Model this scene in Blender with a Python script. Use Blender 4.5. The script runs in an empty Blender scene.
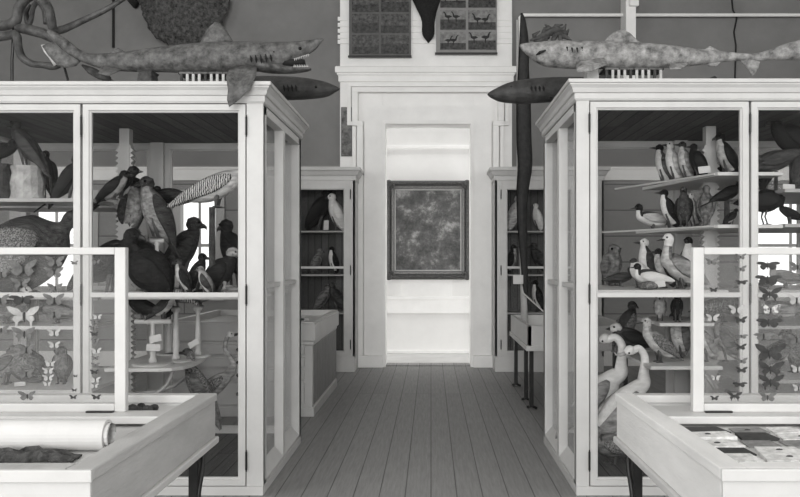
import bpy, bmesh, math, random
from mathutils import Vector, Matrix
random.seed(7)
S = bpy.context.scene
C = S.collection
# camera constants: focal length in pixels, vanishing point, eye height
F, CX, CY, H = 800.0, 431.0, 262.0, 1.4
def XW(px, Y): return (px - CX) * Y / F
def ZW(py, Y): return H - (py - CY) * Y / F
def P(px, py, Y): return Vector((XW(px, Y), Y, ZW(py, Y)))
R = math.radians

# ------------------------------------------------------------------ materials
def g(v): return (v, v * 0.992, v * 0.978, 1.0)
def mat(name, v, var=0.15, scale=12, rough=0.6, bump=0.0, bscale=None, stretch=(1, 1, 1), metal=0.0, detail=6):
    m = bpy.data.materials.new(name); m.use_nodes = True
    nt = m.node_tree; N = nt.nodes; L = nt.links
    b = N['Principled BSDF']
    b.inputs['Roughness'].default_value = rough; b.inputs['Metallic'].default_value = metal
    b.inputs['Specular IOR Level'].default_value = 0.3
    tc = N.new('ShaderNodeTexCoord'); mp = N.new('ShaderNodeMapping'); mp.inputs['Scale'].default_value = stretch
    no = N.new('ShaderNodeTexNoise'); no.inputs['Scale'].default_value = scale; no.inputs['Detail'].default_value = detail
    no.inputs['Roughness'].default_value = 0.65
    rp = N.new('ShaderNodeValToRGB')
    rp.color_ramp.elements[0].position = 0.3; rp.color_ramp.elements[1].position = 0.7
    rp.color_ramp.elements[0].color = g(max(0.002, v * (1 - var))); rp.color_ramp.elements[1].color = g(min(0.9, v * (1 + var)))
    L.new(tc.outputs['Object'], mp.inputs['Vector']); L.new(mp.outputs['Vector'], no.inputs['Vector'])
    L.new(no.outputs['Fac'], rp.inputs['Fac']); L.new(rp.outputs['Color'], b.inputs['Base Color'])
    if bump:
        n2 = N.new('ShaderNodeTexNoise'); n2.inputs['Scale'].default_value = bscale or scale * 4; n2.inputs['Detail'].default_value = 5
        L.new(mp.outputs['Vector'], n2.inputs['Vector'])
        bp = N.new('ShaderNodeBump'); bp.inputs['Strength'].default_value = bump; bp.inputs['Distance'].default_value = 0.01
        L.new(n2.outputs['Fac'], bp.inputs['Height']); L.new(bp.outputs['Normal'], b.inputs['Normal'])
    return m
def feather(name, v0, v1, kind='fleck', scale=60, rough=0.75):
    """plumage: flecked, barred or streaked between two greys"""
    m = bpy.data.materials.new(name); m.use_nodes = True
    nt = m.node_tree; N = nt.nodes; L = nt.links
    b = N['Principled BSDF']; b.inputs['Roughness'].default_value = rough; b.inputs['Specular IOR Level'].default_value = 0.2
    tc = N.new('ShaderNodeTexCoord')
    if kind == 'bar':
        t = N.new('ShaderNodeTexWave'); t.inputs['Scale'].default_value = scale; t.inputs['Distortion'].default_value = 5
        t.inputs['Detail'].default_value = 3; t.inputs['Detail Scale'].default_value = 2.5; o = t.outputs['Fac']; v = tc.outputs['Object']
    elif kind == 'streak':
        mp = N.new('ShaderNodeMapping'); mp.inputs['Scale'].default_value = (0.25, 1, 1); mp.inputs['Rotation'].default_value = (0, R(40), 0)
        L.new(tc.outputs['Object'], mp.inputs['Vector'])
        t = N.new('ShaderNodeTexNoise'); t.inputs['Scale'].default_value = scale; t.inputs['Detail'].default_value = 4; o = t.outputs['Fac']; v = mp.outputs['Vector']
    else:
        t = N.new('ShaderNodeTexVoronoi'); t.inputs['Scale'].default_value = scale; o = t.outputs['Distance']; v = tc.outputs['Object']
    L.new(v, t.inputs['Vector'])
    rp = N.new('ShaderNodeValToRGB'); rp.color_ramp.elements[0].position = 0.25; rp.color_ramp.elements[1].position = 0.75
    rp.color_ramp.elements[0].color = g(v0); rp.color_ramp.elements[1].color = g(v1)
    L.new(o, rp.inputs['Fac']); L.new(rp.outputs['Color'], b.inputs['Base Color'])
    bp = N.new('ShaderNodeBump'); bp.inputs['Strength'].default_value = 0.5; bp.inputs['Distance'].default_value = 0.006
    L.new(o, bp.inputs['Height']); L.new(bp.outputs['Normal'], b.inputs['Normal'])
    return m
def glass(name, dust=0.0, tint=0.94, refl=0.04):
    m = bpy.data.materials.new(name); m.use_nodes = True
    nt = m.node_tree; N = nt.nodes; L = nt.links; N.remove(N['Principled BSDF'])
    tr = N.new('ShaderNodeBsdfTransparent'); tr.inputs['Color'].default_value = (tint, tint, tint, 1)
    gl = N.new('ShaderNodeBsdfGlossy'); gl.inputs['Roughness'].default_value = 0.03
    lw = N.new('ShaderNodeLayerWeight'); lw.inputs['Blend'].default_value = 0.5
    pw = N.new('ShaderNodeMath'); pw.operation = 'POWER'; pw.inputs[1].default_value = 5
    ma = N.new('ShaderNodeMath'); ma.operation = 'MULTIPLY_ADD'; ma.inputs[1].default_value = 0.7; ma.inputs[2].default_value = refl
    mx = N.new('ShaderNodeMixShader')
    L.new(lw.outputs['Facing'], pw.inputs[0]); L.new(pw.outputs[0], ma.inputs[0]); L.new(ma.outputs[0], mx.inputs['Fac'])
    L.new(tr.outputs[0], mx.inputs[1]); L.new(gl.outputs[0], mx.inputs[2])
    out = mx.outputs[0]
    if dust:
        df = N.new('ShaderNodeBsdfDiffuse'); df.inputs['Color'].default_value = g(0.7)
        no = N.new('ShaderNodeTexNoise'); no.inputs['Scale'].default_value = 9; tc = N.new('ShaderNodeTexCoord')
        L.new(tc.outputs['Object'], no.inputs['Vector'])
        mr = N.new('ShaderNodeMapRange'); mr.inputs['To Min'].default_value = dust * 0.5; mr.inputs['To Max'].default_value = dust * 1.5
        L.new(no.outputs['Fac'], mr.inputs['Value'])
        m2 = N.new('ShaderNodeMixShader'); L.new(mr.outputs[0], m2.inputs['Fac']); L.new(out, m2.inputs[1]); L.new(df.outputs[0], m2.inputs[2])
        out = m2.outputs[0]
    L.new(out, N['Material Output'].inputs['Surface'])
    return m
def boards(name, v, width, gap=0.004, var=0.2, axis='Y', length=3.0, rough=0.5, gapv=0.25, fine=0.35):
    """boards running along an axis with dark joints"""
    m = bpy.data.materials.new(name); m.use_nodes = True
    nt = m.node_tree; N = nt.nodes; L = nt.links; b = N['Principled BSDF']; b.inputs['Roughness'].default_value = rough
    b.inputs['Specular IOR Level'].default_value = 0.3
    tc = N.new('ShaderNodeTexCoord'); mp = N.new('ShaderNodeMapping')
    mp.inputs['Rotation'].default_value = {'Y': (0, 0, R(90)), 'X': (0, 0, 0), 'Z': (0, R(90), 0), 'XZ': (R(90), 0, 0)}[axis]
    br = N.new('ShaderNodeTexBrick'); br.inputs['Scale'].default_value = 1
    br.inputs['Brick Width'].default_value = length; br.inputs['Row Height'].default_value = width
    br.inputs['Mortar Size'].default_value = gap; br.inputs['Mortar Smooth'].default_value = 0.2
    br.inputs['Color1'].default_value = g(v * (1 - var)); br.inputs['Color2'].default_value = g(v * (1 + var)); br.inputs['Mortar'].default_value = g(v * gapv)
    br.offset = 0.37; br.offset_frequency = 3
    L.new(tc.outputs['Object'], mp.inputs['Vector']); L.new(mp.outputs['Vector'], br.inputs['Vector'])
    mp2 = N.new('ShaderNodeMapping'); mp2.inputs['Scale'].default_value = (1.5, 22, 22)
    L.new(mp.outputs['Vector'], mp2.inputs['Vector'])
    no = N.new('ShaderNodeTexNoise'); no.inputs['Scale'].default_value = 2.5; no.inputs['Detail'].default_value = 8; no.inputs['Roughness'].default_value = 0.7
    L.new(mp2.outputs['Vector'], no.inputs['Vector'])
    mr = N.new('ShaderNodeMapRange'); mr.inputs['From Min'].default_value = 0.3; mr.inputs['From Max'].default_value = 0.7
    mr.inputs['To Min'].default_value = 1 - fine; mr.inputs['To Max'].default_value = 1 + fine
    L.new(no.outputs['Fac'], mr.inputs['Value'])
    mx = N.new('ShaderNodeMix'); mx.data_type = 'RGBA'; mx.blend_type = 'MULTIPLY'; mx.inputs['Factor'].default_value = 1
    L.new(br.outputs['Color'], mx.inputs['A']); L.new(mr.outputs[0], mx.inputs['B']); L.new(mx.outputs['Result'], b.inputs['Base Color'])
    bp = N.new('ShaderNodeBump'); bp.inputs['Strength'].default_value = 0.25; bp.inputs['Distance'].default_value = 0.01; bp.invert = True
    L.new(br.outputs['Fac'], bp.inputs['Height']); L.new(bp.outputs['Normal'], b.inputs['Normal'])
    return m

M = {}
M['white'] = mat('white_paint', 0.50, 0.06, 5, 0.45, 0.05, 60)
M['surround'] = mat('surround_paint', 0.86, 0.06, 3, 0.6)
M['table_wood'] = mat('table_paint', 0.62, 0.08, 8, 0.5, 0.08, 80)
M['grey_wood'] = mat('mid_grey_wood', 0.40, 0.15, 10, 0.55, 0.2, 90, (1, 0.2, 1))  # mid-grey wood, a darker tone than the pale one below
M['pale_grey_wood'] = mat('pale_grey_wood', 0.68, 0.1, 10, 0.55, 0.2, 90, (1, 0.2, 1))
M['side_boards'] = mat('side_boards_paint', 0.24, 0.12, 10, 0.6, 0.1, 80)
M['dark_wood'] = boards('dark_board', 0.10, 0.09, 0.004, 0.25, 'Y', 3, 0.7)
M['plaster'] = mat('grey_plaster', 0.21, 0.12, 1.6, 0.9, 0.2, 60)
M['floor'] = boards('floor_boards', 0.235, 0.155, 0.0035, 0.06, 'Y', 8.5, 0.5, 0.3, 0.22)
M['side_plaster'] = mat('pale_plaster', 0.6, 0.06, 2, 0.9)
M['wainscot'] = boards('wainscot_boards', 0.30, 0.35, 0.008, 0.05, 'XZ', 9, 0.6, 0.4, 0.08)
M['room_white'] = mat('gallery_white', 0.80, 0.04, 2, 0.7)
M['cap'] = mat('gallery_floor', 0.5, 0.1, 4, 0.5)
M['iron'] = mat('black_iron', 0.02, 0.3, 20, 0.35, 0, None, (1, 1, 1), 0.3)
M['glass'] = glass('cabinet_glass', 0.002, 0.95, 0.008)
M['lid_glass'] = glass('dusty_lid_glass', 0.05, 0.95, 0.01)
M['win_glass'] = glass('window_glass', 0.0, 0.97, 0.02)
M['card'] = mat('paper_card', 0.56, 0.05, 20, 0.8)
M['roll'] = mat('rolled_paper', 0.52, 0.05, 7, 0.8, 0.1, 30)
M['shark'] = mat('pale_shark_hide', 0.085, 0.75, 22, 0.6, 0.5, 60)
M['shark_pale'] = mat('blotched_shark_hide', 0.20, 0.75, 20, 0.6, 0.5, 60)
M['dark_shark'] = mat('dark_shark_hide', 0.045, 0.5, 14, 0.5, 0.4, 60)
M['mouth'] = mat('mouth_black', 0.012, 0.2, 20, 0.8)
M['tooth'] = mat('tooth', 0.4, 0.1, 20, 0.4)
M['snake'] = mat('snake_hide', 0.055, 0.8, 16, 0.5, 0.3, 80)
M['rough'] = mat('rough_hide', 0.075, 0.85, 22, 0.9, 1.0, 45)
M['pelt'] = mat('dark_pelt', 0.02, 0.5, 40, 0.95, 0.8, 150)
M['strap'] = mat('dark_strap', 0.014, 0.6, 25, 0.5, 0.6, 60)
M['bone'] = mat('old_bone', 0.45, 0.2, 20, 0.6)
M['frame_dark'] = mat('carved_dark_gilt', 0.06, 0.9, 55, 0.4, 1.0, 70)
M['frame_mid'] = mat('worn_gilt', 0.17, 0.5, 60, 0.4, 0.8, 90)
M['frame_light'] = mat('light_slip', 0.5, 0.15, 30, 0.4)
M['stump'] = mat('plaster_stump', 0.38, 0.35, 14, 0.9, 0.7, 30)
M['bark'] = mat('dark_bark', 0.05, 0.6, 25, 0.9, 0.8, 50)
M['board'] = mat('photo_mount', 0.12, 0.15, 10, 0.7)
M['board_pale'] = mat('pale_photo_mount', 0.26, 0.1, 10, 0.7)
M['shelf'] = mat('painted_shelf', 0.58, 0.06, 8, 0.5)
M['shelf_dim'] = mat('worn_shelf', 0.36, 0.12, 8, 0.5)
# plumage
M['black'] = feather('plumage_black', 0.004, 0.03, 'streak', 60)
M['char'] = feather('plumage_charcoal', 0.008, 0.085, 'streak', 50)
M['brown'] = feather('plumage_brown', 0.025, 0.24, 'streak', 45)
M['grey'] = feather('plumage_grey', 0.08, 0.42, 'streak', 45)
M['pale'] = feather('plumage_pale', 0.22, 0.66, 'streak', 40)
M['whitef'] = feather('plumage_white', 0.55, 0.78, 'streak', 40)
M['barred'] = feather('plumage_barred', 0.03, 0.60, 'bar', 22)
M['fleck'] = feather('plumage_flecked', 0.03, 0.26, 'fleck', 120)
M['beak'] = mat('beak_horn', 0.04, 0.3, 30, 0.4)
M['beak_pale'] = mat('beak_pale', 0.35, 0.3, 30, 0.4)
M['leg'] = mat('bird_leg', 0.08, 0.3, 30, 0.5)
M['eye'] = mat('glass_eye', 0.005, 0.1, 10, 0.1)

# ------------------------------------------------------------------ mesh helper
def cr(pts, n):
    """Catmull-Rom through tuples of any dimension, n steps per span"""
    out = []; k = len(pts)
    for i in range(k - 1):
        a, b, c, d = pts[max(i - 1, 0)], pts[i], pts[i + 1], pts[min(i + 2, k - 1)]
        for j in range(n):
            t = j / n
            out.append(tuple(0.5 * (2 * b[q] + (c[q] - a[q]) * t + (2 * a[q] - 5 * b[q] + 4 * c[q] - d[q]) * t * t + (3 * b[q] - a[q] - 3 * c[q] + d[q]) * t ** 3) for q in range(len(b))))
    out.append(tuple(pts[-1]))
    return out
class MB:
    def __init__(s): s.v = []; s.f = []; s.m = []
    def add(s, v, f, mi=0):
        o = len(s.v); s.v += [Vector(p) for p in v]; s.f += [tuple(i + o for i in q) for q in f]
        s.m += [mi] * len(f) if isinstance(mi, int) else list(mi); return s
    def box(s, x0, x1, y0, y1, z0, z1, mi=0):
        if x0 > x1: x0, x1 = x1, x0
        return s.add([(x0, y0, z0), (x1, y0, z0), (x1, y1, z0), (x0, y1, z0), (x0, y0, z1), (x1, y0, z1), (x1, y1, z1), (x0, y1, z1)],
                     [(3, 2, 1, 0), (4, 5, 6, 7), (0, 1, 5, 4), (1, 2, 6, 5), (2, 3, 7, 6), (3, 0, 4, 7)], mi)
    def tube(s, pts, rad, n=8, mi=0, flat=None, up=None):
        """sweep: rad number or list; flat = list of (r along side, r along up)"""
        pts = [Vector(p) for p in pts]; k = len(pts); vs = []; prev = None
        for i, p in enumerate(pts):
            t = (pts[min(i + 1, k - 1)] - pts[max(i - 1, 0)])
            t = t.normalized() if t.length > 1e-9 else Vector((0, 0, 1))
            if up is not None:
                a = Vector(up); a = a - t * a.dot(t)
                if a.length < 1e-4: a = t.orthogonal()
            elif prev is None: a = t.orthogonal()
            else:
                a = prev - t * prev.dot(t)
                if a.length < 1e-5: a = t.orthogonal()
            a.normalize(); prev = a; b = t.cross(a)
            if flat: rb, ra = flat[i]
            else: ra = rb = rad[i] if isinstance(rad, (list, tuple)) else rad
            for j in range(n):
                th = 2 * math.pi * j / n
                vs.append(p + a * (ra * math.cos(th)) + b * (rb * math.sin(th)))
        fs = [(i * n + j, i * n + (j + 1) % n, (i + 1) * n + (j + 1) % n, (i + 1) * n + j) for i in range(k - 1) for j in range(n)]
        ms = []
        if callable(mi): ms = [mi(i / (k - 1), 2 * math.pi * (j + .5) / n) for i in range(k - 1) for j in range(n)]
        else: ms = [mi] * len(fs)
        fs += [tuple(range(n))[::-1], tuple((k - 1) * n + j for j in range(n))]
        ms += [ms[0], ms[-1]]
        return s.add(vs, fs, ms)
    def lathe(s, prof, n=16, o=(0, 0, 0), mi=0, axis='Z'):
        vs = []
        for r, h in prof:
            for j in range(n):
                th = 2 * math.pi * j / n; a, b = r * math.cos(th), r * math.sin(th)
                q = {'Z': (a, b, h), 'Y': (a, h, b), 'X': (h, a, b)}[axis]
                vs.append((o[0] + q[0], o[1] + q[1], o[2] + q[2]))
        k = len(prof)
        fs = [(i * n + j, i * n + (j + 1) % n, (i + 1) * n + (j + 1) % n, (i + 1) * n + j) for i in range(k - 1) for j in range(n)]
        fs += [tuple(range(n))[::-1], tuple((k - 1) * n + j for j in range(n))]
        return s.add(vs, fs, mi)
    def prism(s, poly, z0, z1, mi=0):
        n = len(poly)
        return s.add([(x, y, z0) for x, y in poly] + [(x, y, z1) for x, y in poly],
                     [tuple(range(n))[::-1], tuple(range(n, 2 * n))] + [(i, (i + 1) % n, n + (i + 1) % n, n + i) for i in range(n)], mi)
    def rings(s, x0, x1, y0, y1, prof, mi=0):
        """moulding: rectangle rings with (overhang, z)"""
        vs = []
        for o, z in prof: vs += [(x0 - o, y0 - o, z), (x1 + o, y0 - o, z), (x1 + o, y1 + o, z), (x0 - o, y1 + o, z)]
        k = len(prof)
        fs = [(i * 4 + j, i * 4 + (j + 1) % 4, i * 4 + 4 + (j + 1) % 4, i * 4 + 4 + j) for i in range(k - 1) for j in range(4)]
        return s.add(vs, fs + [(3, 2, 1, 0), tuple((k - 1) * 4 + j for j in range(4))], mi)
    def picframe(s, x0, x1, z0, z1, prof, mi=0):
        """frame in the XZ plane: profile of (inset, y)"""
        vs = []
        for d, y in prof: vs += [(x0 + d, y, z0 + d), (x1 - d, y, z0 + d), (x1 - d, y, z1 - d), (x0 + d, y, z1 - d)]
        k = len(prof)
        return s.add(vs, [(i * 4 + j, i * 4 + (j + 1) % 4, ((i + 1) % k) * 4 + (j + 1) % 4, ((i + 1) % k) * 4 + j) for i in range(k) for j in range(4)], mi)
    def plate(s, outline, th, edge=0.002, inner=0.6, mi=0):
        """lens-shaped plate (fin, hide, wing) from a planar 3D outline"""
        o = [Vector(p) for p in outline]; n = len(o); c = sum(o, Vector()) / n
        nrm = Vector()
        for i in range(n): nrm += (o[i] - c).cross(o[(i + 1) % n] - c)
        nrm.normalize()
        vs = []
        for sg in (1, -1):
            vs += [p + nrm * (sg * edge / 2) for p in o]
            vs += [c + (p - c) * inner + nrm * (sg * th / 2) for p in o]
            vs += [c + nrm * (sg * th / 2 * 1.1)]
        b = 2 * n + 1; fs = []
        for i in range(n):
            j = (i + 1) % n
            fs += [(i, j, n + j, n + i), (n + i, n + j, 2 * n)]
            fs += [(b + j, b + i, b + n + i, b + n + j), (b + n + j, b + n + i, b + 2 * n)]
            fs += [(j, i, b + i, b + j)]
        return s.add(vs, fs, mi)
    def ball(s, c, r, n=8, mi=0, sq=(1, 1, 1)):
        vs = []; k = max(4, n // 2)
        for i in range(1, k):
            ph = math.pi * i / k
            for j in range(n):
                th = 2 * math.pi * j / n
                vs.append((c[0] + r * sq[0] * math.sin(ph) * math.cos(th), c[1] + r * sq[1] * math.sin(ph) * math.sin(th), c[2] + r * sq[2] * math.cos(ph)))
        t = len(vs); vs += [(c[0], c[1], c[2] + r * sq[2]), (c[0], c[1], c[2] - r * sq[2])]
        fs = [(i * n + j, (i + 1) * n + j, (i + 1) * n + (j + 1) % n, i * n + (j + 1) % n) for i in range(k - 2) for j in range(n)]
        fs += [(t, j, (j + 1) % n) for j in range(n)] + [(t + 1, (k - 2) * n + (j + 1) % n, (k - 2) * n + j) for j in range(n)]
        return s.add(vs, fs, mi)
    def build(s, name, mats, parent=None, smooth=False, bevel=0, local=False, origin=None, sub=0, fix=True):
        if parent is not None and not local: off = Vector(parent['_o'])
        elif parent is None and origin is None:
            lo = [min(v[i] for v in s.v) for i in range(3)]; hi = [max(v[i] for v in s.v) for i in range(3)]
            off = Vector(((lo[0] + hi[0]) / 2, (lo[1] + hi[1]) / 2, lo[2]))
        elif parent is None: off = Vector(origin)
        else: off = Vector()
        me = bpy.data.meshes.new(name)
        me.from_pydata([tuple(v - off) for v in s.v], [], s.f)
        if not isinstance(mats, (list, tuple)): mats = [mats]
        for m in mats: me.materials.append(m if not isinstance(m, str) else M[m])
        me.polygons.foreach_set('material_index', s.m)
        if fix:
            bm = bmesh.new(); bm.from_mesh(me); bmesh.ops.recalc_face_normals(bm, faces=bm.faces); bm.to_mesh(me); bm.free()
        if smooth: me.polygons.foreach_set('use_smooth', [True] * len(me.polygons))
        o = bpy.data.objects.new(name, me); C.objects.link(o)
        if parent is not None:
            o.parent = parent; o['_o'] = (Vector(parent['_o']) if not local else Vector())
        else: o.location = off
        if bevel:
            b = o.modifiers.new('Bevel', 'BEVEL'); b.width = bevel; b.segments = 2; b.limit_method = 'ANGLE'
        if sub:
            b = o.modifiers.new('Subdivision', 'SUBSURF'); b.levels = sub; b.render_levels = sub
        return o
def tag(o, label, cat, group=None, kind=None):
    o['label'] = label; o['category'] = cat
    if group: o['group'] = group
    if kind: o['kind'] = kind
    return o
def thing(name, label, cat, loc, rotz=0, group=None):
    o = bpy.data.objects.new(name, None); C.objects.link(o); o.empty_display_size = 0.05
    o.location = loc; o.rotation_euler = (0, 0, rotz); o['_o'] = tuple(loc)
    return tag(o, label, cat, group)
def struct(o): o['kind'] = 'structure'; return o
# ------------------------------------------------------------------ the room
YF = 10.8                                    # far wall
XL, XR, YB, ZC = -7.0, 7.0, -7.5, 5.6
DX0, DX1, DZ = XW(383, YF), XW(473, YF), ZW(121, YF)
struct(MB().box(XL, XR, YB, YF, -0.1, 0).build('floor', 'floor', origin=(0, 0, 0)))
struct(MB().box(XL, XR, YB, YF + 0.2, ZC, ZC + 0.1).build('ceiling', mat('ceiling_white', 0.7, 0.05, 3, 0.8)))
wins = [(-5.6, -4.55), (-3.42, -2.85), (4.35, 5.4)]
WZ0, WZ1, RAIL = 0.95, 2.30, 2.70
w = MB(); wl = MB()
cuts = sorted(wins + [(DX0, DX1)]); x = XL
for a, b in cuts:
    wl.box(x, a, YF, YF + 0.2, 0, RAIL); x = b
    if (a, b) != (DX0, DX1):
        wl.box(a, b, YF, YF + 0.2, 0, WZ0); wl.box(a, b, YF, YF + 0.2, WZ1, RAIL)
wl.box(x, XR, YF, YF + 0.2, 0, RAIL)
struct(wl.build('wall_back', 'wainscot', origin=(0, 0, 0)))
w.box(XL, DX0, YF, YF + 0.2, RAIL, ZC).box(DX1, XR, YF, YF + 0.2, RAIL, ZC).box(DX0, DX1, YF, YF + 0.2, DZ, ZC)
struct(w.build('wall_back_upper', 'plaster', origin=(0, 0, 0)))
r = MB()
for a, b in ((XL, XW(340, 10.72)), (XW(512, 10.72), XR)):
    r.box(a, b, YF - 0.03, YF, RAIL - 0.2, RAIL - 0.05).box(a, b, YF - 0.05, YF, RAIL - 0.05, RAIL - 0.02)
    r.box(a, b, YF - 0.03, YF, 0, 0.2)
struct(r.build('trim_1', 'surround', bevel=0.004))
for i, (a, b) in enumerate(wins):
    o = struct(MB().picframe(a, b, WZ0, WZ1, [(0, YF - .02), (-.07, YF - .02), (-.07, YF - .04), (0.05, YF - .04), (0.05, YF + .1), (0, YF + .1)]).build('window_%d' % (i + 1), 'white'))
    o['_o'] = tuple(o.location)
    MB().box(a + .05, b - .05, YF + .05, YF + .056, WZ0 + .05, WZ1 - .05).build('window_pane', 'win_glass', o)
    bar = MB(); mz = (WZ0 + WZ1) / 2
    bar.box(a + .05, b - .05, YF + .03, YF + .07, mz - .02, mz + .02).box((a + b) / 2 - .015, (a + b) / 2 + .015, YF + .035, YF + .065, WZ0 + .05, WZ1 - .05)
    bar.build('glazing_bar', 'white', o)
SY0, SY1, SZ0, SZ1 = -2.4, 2.4, 1.0, 4.8  # side-wall windows out of view, added to hold the fill lights
for nm, xa, xb in (('wall_left', XL - .2, XL), ('wall_right', XR, XR + .2)):
    b = MB().box(xa, xb, YB, SY0, 0, ZC).box(xa, xb, SY1, YF + .2, 0, ZC).box(xa, xb, SY0, SY1, 0, SZ0).box(xa, xb, SY0, SY1, SZ1, ZC)
    struct(b.build(nm, 'side_plaster', origin=(0, 0, 0)))
for i, X in enumerate((XL - .1, XR + .1)):
    b = MB().box(X - .03, X + .03, SY0, SY0 + .08, SZ0, SZ1).box(X - .03, X + .03, SY1 - .08, SY1, SZ0, SZ1).box(X - .03, X + .03, SY0, SY1, SZ0, SZ0 + .08).box(X - .03, X + .03, SY0, SY1, SZ1 - .08, SZ1)
    for k in (1, 2, 3): b.box(X - .02, X + .02, SY0 + 4.8 * k / 4 - .02, SY0 + 4.8 * k / 4 + .02, SZ0, SZ1)
    for k in (1, 2): b.box(X - .02, X + .02, SY0, SY1, SZ0 + 3.8 * k / 3 - .02, SZ0 + 3.8 * k / 3 + .02)
    struct(b.build('window_%d' % (i + 6), 'white'))
# wall behind the camera: two tall window openings
fw = MB(); x = XL
big = [(-3.0, -.85), (-.55, 1.6)]
for a, b in big:
    fw.box(x, a, YB - .2, YB, 0, ZC); fw.box(a, b, YB - .2, YB, 0, 0.9).box(a, b, YB - .2, YB, 5.2, ZC); x = b
fw.box(x, XR, YB - .2, YB, 0, ZC)
struct(fw.build('wall_front', mat('brown_plaster', 0.10, 0.1, 2, 0.9)))
for i, (a, b) in enumerate(big):
    o = struct(MB().picframe(a, b, .9, 5.2, [(0, YB - .15), (.08, YB - .15), (.08, YB - .02), (0, YB - .02)]).build('window_%d' % (i + 4), 'white'))
    o['_o'] = tuple(o.location)
    bars = MB()
    for k in range(1, 3): bars.box(a + (b - a) * k / 3 - .02, a + (b - a) * k / 3 + .02, YB - .1, YB - .06, .98, 5.12)
    for k in range(1, 4): bars.box(a + .08, b - .08, YB - .1, YB - .06, .9 + 4.3 * k / 4 - .02, .9 + 4.3 * k / 4 + .02)
    bars.build('glazing_bar', 'white', o)
# doorway surround
Y1 = 10.72
sx0, sx1 = XW(340, Y1), XW(512, Y1)
dx0, dx1, dz = XW(383, Y1), XW(473, Y1), ZW(121, Y1)
zc0, zc1 = ZW(82, Y1), ZW(67, Y1)
s = MB()
s.box(sx0, dx0, Y1, YF, 0, zc0).box(dx1, sx1, Y1, YF, 0, zc0).box(dx0, dx1, Y1, YF, dz, zc0)
s.box(sx0, sx1, Y1, YF, zc1 - .02, ZC)
for k, (ya, yb) in enumerate(((16, 21), (22, 27), (28, 33), (34, 39))):
    s.box(sx0 - .03, sx1 + .0, Y1 - .012, Y1 + .01, ZW(yb, Y1), ZW(ya, Y1) - .012)
s.box(sx0 - .03, sx1 + .0, Y1 - .02, Y1 + .01, ZW(44, Y1), ZW(40, Y1))
struct(s.build('trim_2', 'surround', bevel=0.004))
cn = MB().rings(sx0, sx1, Y1, YF, [(0, zc0), (0.01, zc0), (.02, zc0 + .01), (.02, ZW(76, Y1)), (.035, ZW(75, Y1)), (.04, ZW(73.5, Y1)), (.06, ZW(73, Y1)), (.06, ZW(68, Y1)), (.05, zc1), (0, zc1 + .01)])
struct(cn.build('trim_3', 'surround'))
def strip(po, pi, to, ti, th, name, eo=5):
    c = MB(); y0 = Y1 - th; e = eo * Y1 / F; ez = ZW(122, Y1); zo, zi = ZW(to, Y1), ZW(ti, Y1); wz = zo - zi
    for sg in (-1, 1):
        o, i_ = 428 + sg * (428 - po), 428 + sg * (428 - pi); o, i_ = XW(o, Y1), XW(i_, Y1)
        c.box(o, i_, y0, Y1, .16, ez - wz)
        c.box(o + sg * e, i_, y0, Y1, ez - wz, ez).box(o + sg * e, i_ + sg * e, y0, Y1, ez, zi)
    c.box(XW(po, Y1) - e, XW(856 - po, Y1) + e, y0, Y1, zi, zo)
    return struct(c.build(name, 'surround', bevel=0.005))
strip(352.5, 356.5, 83.5, 87.5, .06, 'trim_4'); strip(357.6, 363.5, 88.6, 93.5, .10, 'trim_5')
c = MB(); c.box(XW(364.8, Y1), dx0, Y1 - .05, Y1, 0, dz + .2).box(dx1, XW(491.2, Y1), Y1 - .05, Y1, 0, dz + .2).box(dx0 - .03, dx1 + .03, Y1 - .0495, Y1, dz, dz + .1995)
struct(c.build('trim_6', 'surround'))
j = MB(); j.box(dx0 - .002, dx0 + .035, YF - .16, YF + .24, 0, dz).box(dx1 - .035, dx1 + .002, YF - .16, YF + .24, 0, dz).box(dx0 + .035, dx1 - .035, YF - .16, YF + .24, dz - .05, dz)
struct(j.build('trim_7', 'surround'))
pl = MB().box(XW(354, 10.6), dx0, 10.6, Y1, 0, .16).box(dx1, XW(500, 10.6), 10.6, Y1, 0, .16)
struct(pl.build('trim_8', 'surround', bevel=0.004))
struct(MB().box(DX0, DX1, YF - .05, YF + .22, 0, .012).build('trim_9', 'floor', origin=(0, 0, 0)))
# gallery beyond the doorway
YG = 12.3
gw = MB().box(-2.6, 2.6, YG, YG + .1, 0, 5)
struct(gw.build('wall_gallery', 'room_white'))
struct(MB().box(-2.6, 2.6, YF + .2, YG, -.1, 0).build('floor_gallery', 'cap'))
struct(MB().box(-2.7, -2.6, YF + .2, YG + .1, 0, 5).box(2.6, 2.7, YF + .2, YG + .1, 0, 5).build('wall_gallery_side', 'room_white'))
struct(MB().box(-2.7, 2.7, YF + .2, YG + .1, 5, 5.1).build('ceiling_gallery', 'room_white'))
struct(MB().box(-2.6, 2.6, YG - .04, YG, ZW(149, YG), ZW(145.5, YG)).build('trim_10', 'surround', bevel=.004))
tg = MB().box(-2.6, 2.6, YG - .10, YG, ZW(313, YG), ZW(298, YG)).box(-2.6, 2.6, YG - .12, YG, ZW(299, YG), ZW(296, YG)).box(-2.6, 2.6, YG - .05, YG, 0, .05)
struct(tg.build('trim_11', 'surround', bevel=.005))
struct(MB().box(XW(402, YG), XW(452, YG), YG - .06, YG, ZW(297, YG), ZW(278, YG)).build('trim_12', 'surround', bevel=.004))
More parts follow.
